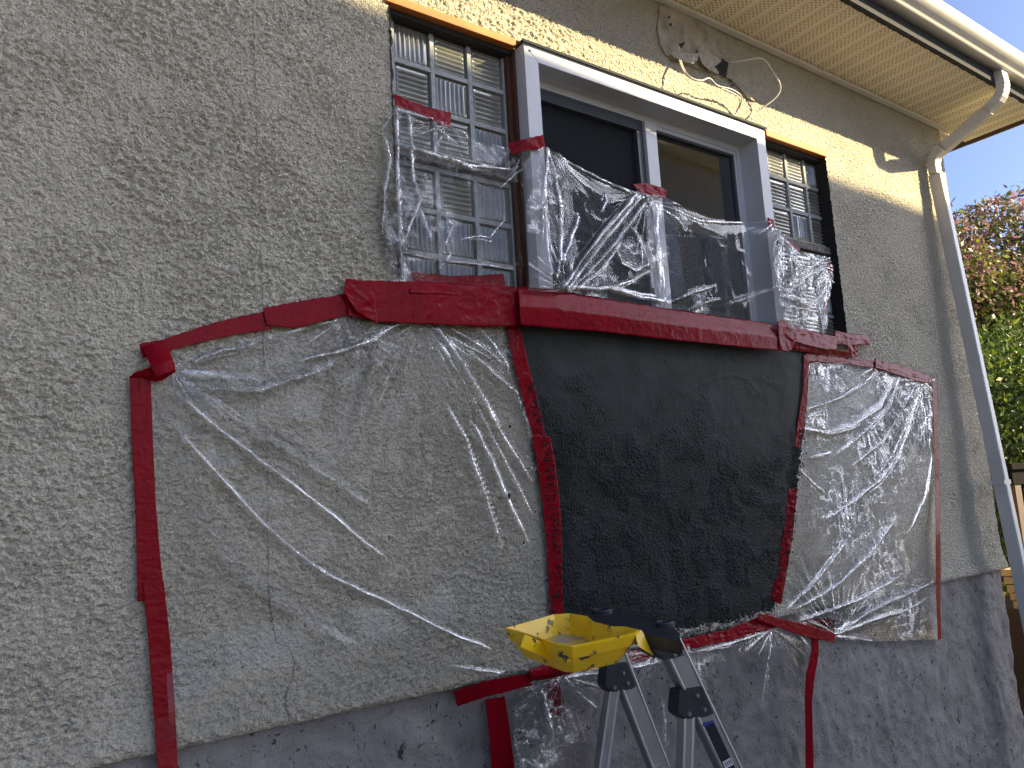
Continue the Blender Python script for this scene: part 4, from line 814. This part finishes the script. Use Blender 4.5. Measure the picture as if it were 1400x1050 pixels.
flap('torn_flap', 'torn translucent flap next to the black wall hole', [(953,66),(962,66),(980,78),(986,84),(976,92),(982,101),(966,94),(957,84)], [-.02,-.02,-.02,-.016,-.02,-.02,-.03,-.03], M['tarp'])

# ------------------------------------------------------------------ step ladder with yellow tray
lad = empty('step_ladder', (1.62,-.48,0)); tag(lad, 'aluminium step ladder with black plastic joints standing by the wall', 'ladder')
YL, YR = -.306, -.655; XO = -.077
def PL(px, py): return W(px, py, YL)
def PR(px, py): return W(px, py, YR)
def extend(a, b, z): t = (z-a.z)/(b.z-a.z); return a+(b-a)*t
def channel(a, b, wx, dep, name, mat=M['alu'], side=1):
    "C-shaped rail from a to b: wx wide in the frame plane, dep deep across it, with raised edge ribs"
    d = (b-a).normalized(); ny = Vector((0,1,0)); sx = d.cross(ny).normalized(); mb = MB()
    prof = [(-wx/2,-dep/2),(-wx/2+.005,-dep/2-.0025),(-wx/2+.010,-dep/2),(wx/2-.010,-dep/2),(wx/2-.005,-dep/2-.0025),(wx/2,-dep/2),(wx/2,dep/2),(wx/2-.004,dep/2),(wx/2-.004,-dep/2+.004),(-wx/2+.004,-dep/2+.004),(-wx/2+.004,dep/2),(-wx/2,dep/2)]
    r0 = [mb.bm.verts.new(a+sx*q[0]+ny*q[1]) for q in prof]; r1 = [mb.bm.verts.new(b+sx*q[0]+ny*q[1]) for q in prof]; n = len(prof)
    for i in range(n): mb.bm.faces.new((r0[i], r0[(i+1)%n], r1[(i+1)%n], r1[i]))
    mb.bm.faces.new(r0[::-1]); mb.bm.faces.new(r1)
    return mb.build(name, mat, lad)
rails = []
for side, (PF, rear, front, topz) in enumerate(((PL, ((837,943),(822,1050)), ((859,942),(896,1038)), Z0-.42), (PR, ((938,983),(936,1050)), ((963,981),(996,1050)), Z0-.385))):
    ra, rb = PF(*rear[0]), PF(*rear[1]); fa, fb = PF(*front[0]), PF(*front[1])
    r_top = extend(ra, rb, Z0-.53); r_bot = extend(ra, rb, .03); f_bot = extend(fa, fb, .03); f_top = extend(fa, fb, topz)
    channel(r_top, r_bot, .040, .024, 'rear_leg'); channel(f_top, f_bot, .066, .024, 'front_rail')
    rails.append((f_top, f_bot, r_bot))
    for p in (r_bot, f_bot): MB().box(p+Vector((-.03,-.022,-.03)), p+Vector((.03,.022,.025)), .006).build('rubber_foot', M['blackp'], lad)
# joint brackets (outline in photo pixels on each frame plane, real thickness)
for PF, ol, riv, yy in ((PL, [(829,908),(858,905),(871,938),(866,942),(835,947),(826,938)], [(852,920),(840,940),(858,934)], YL), (PR, [(928,943),(961,938),(977,976),(968,980),(937,984),(925,975)], [(953,951),(942,976),(963,970)], YR)):
    P = [W(a, b, yy-.016) for a, b in ol]; mb = MB(); mb.prism([tuple(p) for p in P], (0,.034,0)); bmesh.ops.bevel(mb.bm, geom=mb.bm.edges[:], offset=.003, segments=2, affect='EDGES')
    br = mb.build('joint_bracket', M['blackp'], lad)
    for r_ in riv:
        p = W(*r_, yy-.016); MB().cyl(p+Vector((0,-.004,0)), p+Vector((0,.002,0)), .0052, 12, .0062).build('rivet', M['steel'], br)
# black top: cap with moulded holes, spans between the two rails
ht = Z0-.333
c0 = WH(812,836,ht); c1 = WH(868,833,ht)
cap_px = [(790,846),(800,836),(822,832),(848,834),(884,848),(915,851),(926,862),(932,878),(905,872),(880,868),(850,857)]
P = [WH(a, b, ht-.004) for a, b in cap_px]; mb = MB(); mb.prism([tuple(p) for p in P], (0,0,-.030)); bmesh.ops.bevel(mb.bm, geom=mb.bm.edges[:], offset=.004, segments=2, affect='EDGES')
top = mb.build('top_cap', M['blackp'], lad)
for (hx, hy), rr in (((823,834), .030), ((909,851), .024)):
    p = WH(hx, hy, ht+.004); mb = MB(); n = 24; ring = []
    for k in range(n):
        a = 2*math.pi*k/n; ring.append([mb.bm.verts.new(p+Vector((math.cos(a)*q, math.sin(a)*q, z_))) for q, z_ in ((rr,-.012),(rr,.0),(rr-.003,.003),(rr-.007,.0),(rr-.008,-.010))])
    for k in range(n):
        for j in range(4): mb.bm.faces.new((ring[k][j], ring[(k+1)%n][j], ring[(k+1)%n][j+1], ring[k][j+1]))
    mb.bm.faces.new([ring[k][4] for k in range(n)]); mb.build('holder_ring', M['blackp'], top)
P = [W(a, b, YR-.018) for a, b in [(884,868),(912,868),(926,864),(933,880),(938,896),(922,900),(908,902),(893,892)]]; mb = MB(); mb.prism([tuple(p) for p in P], (0,.05,0)); bmesh.ops.bevel(mb.bm, geom=mb.bm.edges[:], offset=.003, segments=2, affect='EDGES')
arm = mb.build('cap_side', M['blackp'], lad)
for r_ in ((922,894),(932,892)):
    p = W(*r_, YR-.018); MB().cyl(p+Vector((0,-.004,0)), p+Vector((0,.002,0)), .006, 12, .007).build('rivet', M['steel'], arm)
# platform and steps between the front rails
def step(z, dep, name):
    a = extend(rails[0][0], rails[0][1], z); b = extend(rails[1][0], rails[1][1], z); mb = MB()
    y0s = YR+.015; y1s = YL-.015
    mb.box((min(a.x,b.x)-dep+.02, y0s, z-.022), (max(a.x,b.x)+.02, y1s, z), .003)
    for k in range(6): mb.box((min(a.x,b.x)-dep+.035+k*(dep/6.5), y0s+.004, z+.0005), (min(a.x,b.x)-dep+.041+k*(dep/6.5), y1s-.004, z+.003))
    mb.build(name, M['alu'], lad)
step(Z0-.815, .17, 'platform'); step(Z0-1.07, .09, 'step'); step(Z0-1.33, .09, 'step')
# rail sticker with a small code panel
rd = (rails[1][1]-rails[1][0]).normalized(); sx = rd.cross(Vector((0,1,0))).normalized()
if sx.x < 0: sx = -sx
def on_rail(px, py, yy=YR-.0135): return W(px, py, yy)
st = put('rail_sticker', MB().prism([tuple(on_rail(*p)) for p in [(962,988),(975,985),(1003,1045),(1010,1062),(996,1064)]], (0,.001,0)).mesh('rail_sticker'), M['sticker'], lad)
MB().prism([tuple(on_rail(*p, YR-.0145)) for p in [(961,990),(974,985),(975,988),(963,993)]], (0,.0008,0)).build('blue_stripe', M['blue'], st)
MB().prism([tuple(on_rail(*p, YR-.0145)) for p in [(988,1042),(999,1036),(1003,1045),(992,1051)]], (0,.0008,0)).build('code_panel', M['paper'], st)
for k in range(4):
    a = .16+.22*k; q = [(988,1042),(999,1036),(1003,1045),(992,1051)]
    def mixp(p, r, t): return (p[0]+(r[0]-p[0])*t, p[1]+(r[1]-p[1])*t)
    u0, u1 = mixp(q[0], q[1], a), mixp(q[0], q[1], a+.10); l0, l1 = mixp(q[3], q[2], a), mixp(q[3], q[2], a+.10)
    MB().prism([tuple(on_rail(*p, YR-.0152)) for p in (mixp(u0,l0,.15), mixp(u1,l1,.15), mixp(u1,l1,.8), mixp(u0,l0,.8))], (0,.0004,0)).build('code_bar', M['sticker'], st)

# yellow tray: rim outline on its own height, tapering to a smaller floor
ty = empty('paint_tray', WH(783,860,Z0-.36)); tag(ty, 'yellow plastic paint tray splashed with dried mortar on top of the ladder', 'paint tray')
rim_px = [(690,859),(757,840),(779,838.5),(803,842.5),(811,850),(841,857),(857,857),(875,861.5),(868,866),(817,877),(782,883.5),(763,881),(706,862.5)]
hr = Z0-.325
rim = [WH(a, b, hr) for a, b in rim_px]; rimn = []
for i in range(len(rim)):
    a, b = rim[i], rim[(i+1) % len(rim)]; k = max(1, int((b-a).length/.03))
    for j in range(k): rimn.append(a.lerp(b, j/k))
rim = rimn; n = len(rim); cen = sum(rim, Vector())/n
def ringat(scale, dz, shift=Vector((0,0,0))): return [Vector((cen.x+(p.x-cen.x)*scale, cen.y+(p.y-cen.y)*scale, hr+dz))+shift for p in rim]
mb = MB(); levels = [ringat(.70,-.072), ringat(.86,-.034), ringat(.93,-.030), ringat(1.0,-.004), ringat(1.005,0), ringat(.975,.001), ringat(.955,-.004), ringat(.86,-.036), ringat(.80,-.052)]
vr = [[mb.bm.verts.new(p) for p in L] for L in levels]
for a, b in zip(vr, vr[1:]):
    for i in range(n): mb.bm.faces.new((a[i], a[(i+1)%n], b[(i+1)%n], b[i]))
mb.bm.faces.new(vr[0]); mb.bm.faces.new(vr[-1][::-1])
mb.build('tray_body', M['yellow'], ty)
P = [cen+(p-cen)*.795 for p in ringat(1.0,-.0505)]; mb = MB(); mb.prism([(p.x, p.y, hr-.0515) for p in ringat(.80, 0)], (0,0,.003)); mb.build('mortar_residue', M['trayfloor'], ty)
lipP = [WH(868,864,hr),WH(876,861,hr),W(890,893,-.735),W(872,882,-.735)]
mb = MB(); mb.prism([tuple(p) for p in lipP], (.004,-.003,-.006)); mb.build('hook_lip', M['yellow'], ty)
for seg_ in ([(714,876),(757,895)], [(770,897),(796,893)], [(812,890),(852,880)]):
    a, b = [W(*p, -.69 if p[0] > 765 else -.60) for p in seg_]
    MB().bar(a, b, .004, .030, bev=.002).build('tray_band', M['yellow'], ty)

# ------------------------------------------------------------------ background beyond the corner
def far(px, py, dist):
    r = RM @ _ray((px, py)); r = r/np.linalg.norm(r)*dist; return Vector((r[0], -DIST+r[1], EYE+r[2]))
def foliage(name, label, base, lobes, n, leaf, mat, colf, stems, group):
    root = empty(name, base); tag(root, label, 'shrub', group)
    C = np.array([l[0] for l in lobes]); Rr = np.array([l[1] for l in lobes]); wts = (Rr.prod(1))**.66; wts /= wts.sum()
    idx = RNG.choice(len(lobes), n, p=wts); d = RNG.normal(size=(n,3)); d /= np.linalg.norm(d, axis=1)[:,None]; rad = .35+.65*RNG.random(n)**.45
    clump = fbm(d[:,0]*4+idx*3.1, d[:,2]*4+d[:,1]*3, 3); rad = rad*(.72+.55*clump)
    Pc = C[idx]+d*Rr[idx]*rad[:,None]
    a = RNG.normal(size=(n,3)); a /= np.linalg.norm(a, axis=1)[:,None]; a = a+d*.5; a /= np.linalg.norm(a, axis=1)[:,None]
    b = np.cross(a, RNG.normal(size=(n,3))); b /= np.linalg.norm(b, axis=1)[:,None]; nn = np.cross(a, b)
    s = leaf*(.6+.8*RNG.random(n))[:,None]
    V = np.stack([Pc-a*s, Pc+b*s*.42+nn*s*.12, Pc+a*s, Pc-b*s*.42+nn*s*.12], 1).reshape(-1,3); Q = np.arange(4*n).reshape(n,4)
    me = np_mesh('crown', V, Q); col = colf(Pc, d, rad); at = me.attributes.new('leafcol','FLOAT','POINT'); at.data.foreach_set('value', np.repeat(np.clip(col,0,1), 4).astype(np.float32))
    put('crown', me, mat, root)
    for (x_, y_, tx, ty_, tz, r_) in stems:
        b0 = Vector((base[0]+x_, base[1]+y_, -.02)); t0 = Vector((base[0]+tx, base[1]+ty_, tz)); mid = b0.lerp(t0, .5)+Vector((random.uniform(-.12,.12), random.uniform(-.12,.12), 0))
        mb = MB(); q = catmull([b0, mid, t0], 5); rings = []
        for i, p in enumerate(q):
            rr = r_*(1-.65*i/(len(q)-1)); rings.append([mb.bm.verts.new(p+Vector((rr*math.cos(k*math.pi/3), rr*math.sin(k*math.pi/3), 0))) for k in range(6)])
        for aa, bb in zip(rings, rings[1:]):
            for k in range(6): mb.bm.faces.new((aa[k], aa[(k+1)%6], bb[(k+1)%6], bb[k]))
        mb.build('trunk', M['bark'], root, True)
    return root
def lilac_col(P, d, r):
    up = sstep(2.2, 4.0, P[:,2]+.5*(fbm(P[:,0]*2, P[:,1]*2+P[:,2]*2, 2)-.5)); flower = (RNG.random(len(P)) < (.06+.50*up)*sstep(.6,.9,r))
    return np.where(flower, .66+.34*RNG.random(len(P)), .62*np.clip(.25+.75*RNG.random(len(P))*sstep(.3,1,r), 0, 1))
b1 = far(1350, 470, 9.5); b2 = far(1402, 430, 10.8)
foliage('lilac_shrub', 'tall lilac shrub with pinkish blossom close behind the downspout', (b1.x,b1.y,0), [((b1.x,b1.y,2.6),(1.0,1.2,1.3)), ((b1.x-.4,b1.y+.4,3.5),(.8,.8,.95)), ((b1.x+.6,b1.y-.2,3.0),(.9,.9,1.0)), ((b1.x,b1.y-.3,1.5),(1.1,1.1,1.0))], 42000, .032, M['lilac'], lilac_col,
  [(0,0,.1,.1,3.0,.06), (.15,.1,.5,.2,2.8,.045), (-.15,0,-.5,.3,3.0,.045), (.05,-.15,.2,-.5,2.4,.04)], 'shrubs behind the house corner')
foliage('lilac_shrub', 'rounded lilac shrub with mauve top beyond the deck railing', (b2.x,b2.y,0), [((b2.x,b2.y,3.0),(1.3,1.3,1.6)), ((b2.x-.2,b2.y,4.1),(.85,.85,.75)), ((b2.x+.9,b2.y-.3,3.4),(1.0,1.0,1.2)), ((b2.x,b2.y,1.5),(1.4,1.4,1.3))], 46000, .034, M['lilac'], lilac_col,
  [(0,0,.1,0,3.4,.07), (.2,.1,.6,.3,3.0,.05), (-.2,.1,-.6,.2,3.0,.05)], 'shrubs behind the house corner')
b3 = far(1390, 600, 7.6)
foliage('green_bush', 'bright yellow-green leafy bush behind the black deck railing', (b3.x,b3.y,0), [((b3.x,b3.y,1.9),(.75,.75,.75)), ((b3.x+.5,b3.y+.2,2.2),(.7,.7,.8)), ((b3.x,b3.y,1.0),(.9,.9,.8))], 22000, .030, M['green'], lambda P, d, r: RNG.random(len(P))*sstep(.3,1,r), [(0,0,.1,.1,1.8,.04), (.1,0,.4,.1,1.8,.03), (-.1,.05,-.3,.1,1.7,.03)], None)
# deck beyond the corner
pr = far(1388, 636, 6.4); DXX, DYY = pr.x, pr.y
deck = empty('wooden_deck', (DXX, DYY, 0)); tag(deck, 'wooden deck with a black top rail beyond the house corner', 'deck')
dz = .64
for k in range(9): MB().box((DXX-.25+.145*k, DYY-.02, dz-.035), (DXX-.25+.145*k+.138, DYY+2.6, dz), .004).build('deck_board', M['deckwood'], deck)
MB().box((DXX-.27, DYY-.062, dz-.24), (DXX+1.2, DYY-.022, dz-.003), .004).build('rim_beam', M['brownw'], deck)
MB().box((DXX-.30, DYY-.10, pr.z-.03), (DXX+1.3, DYY+.05, pr.z+.012), .004).build('top_rail', M['darkwood'], deck)
MB().box((DXX-.24, DYY-.07, pr.z-.13), (DXX+1.3, DYY-.03, pr.z-.032), .003).build('rail_board', M['darkwood'], deck)
for k in range(2): MB().box((DXX-.20+1.2*k, DYY-.06, 0), (DXX-.11+1.2*k, DYY+.03, pr.z-.031)).build('post', M['brownw'], deck)
for k in range(7): MB().box((DXX-.0+.15*k, DYY-.028, dz+.05), (DXX+.03+.15*k, DYY+.002, pr.z-.033)).build('baluster', M['darkwood'], deck)
MB().box((DXX-.11, DYY-.03, dz+.03), (DXX+1.05, DYY+.01, dz+.05)).build('lower_rail', M['darkwood'], deck)
lum = far(1388, 800, 6.0)
for k in range(5):
    o = MB().box((lum.x-.30+.02*k, lum.y-.35, lum.z-.10+.045*k), (lum.x+.9, lum.y-.10+.02*k, lum.z-.06+.045*k), .004).build('lumber_plank', M['deckwood'])
    tag(o, ('bottom plank of the sunlit yellow stack by the deck', 'second plank from the bottom of the sunlit yellow stack', 'middle plank of the sunlit yellow stack by the deck', 'plank just under the topmost one of the yellow stack', 'topmost plank of the sunlit yellow stack by the deck')[k], 'plank', 'planks stacked by the deck')
bx = far(1391, 852, 5.9)
m = MB(); m.box((bx.x-.12,bx.y-.2,0),(bx.x+.5,bx.y+.2,lum.z-.102), .01); tag(m.build('wooden_crate', M['brownw']), 'brown wooden crate under the stacked planks', 'crate')
# overhead line
a = far(1290, 296, 30); b = far(1420, 261, 30); d = (b-a)
tag(MB().tube([a-d*1.5, a, b, b+d*3], .026, 6, up=(0,0,1)).build('utility_line', M['darkwood']), 'thin dark overhead line crossing the blue sky', 'cable')

# ------------------------------------------------------------------ neighbouring house (behind the camera, shades the wall)
LN = 5.0; NX0 = 5.3; NX1 = 11.35; NY = 4.0; EAVE = Z0+1.585+.735*LN
nh = empty('neighbour_house', (8.3,-LN,0)); tag(nh, 'two-storey beige sided house across the side yard', 'house')
MB().box((NX0,-LN-NY,0),(NX1,-LN-.35,EAVE-.18)).build('wall', M['siding'], nh)
for k in range(28): MB().box((NX0,-LN-.352,.4+k*.16),(NX1,-LN-.342,.4+k*.16+.15)).build('siding_board', M['siding'], nh) if .4+k*.16+.15 < EAVE-.2 else None
m = MB(); m.box((NX0-.3,-LN-NY-.3,EAVE-.18),(NX1+.15,-LN,EAVE)); m.build('eave', M['cream'], nh)
m = MB(); m.prism([(NX0-.3,-LN-.02,EAVE),(NX0-.3,-LN-NY-.3,EAVE),(NX0-.3,-LN-NY/2,EAVE+.9)], (NX1+.15-NX0+.3,0,0)); m.build('roof', M['shingle'], nh)
for xw in (6, 9):
    for zw in (1.2, 4.2):
        f_ = MB().box((xw,-LN-.36,zw),(xw+1.2,-LN-.30,zw+1.3)).build('window', M['white'], nh); MB().box((xw+.08,-LN-.299,zw+.08),(xw+1.12,-LN-.295,zw+1.22)).build('pane', M['sash'], f_)

nh.rotation_euler = (0, 0, -.034)
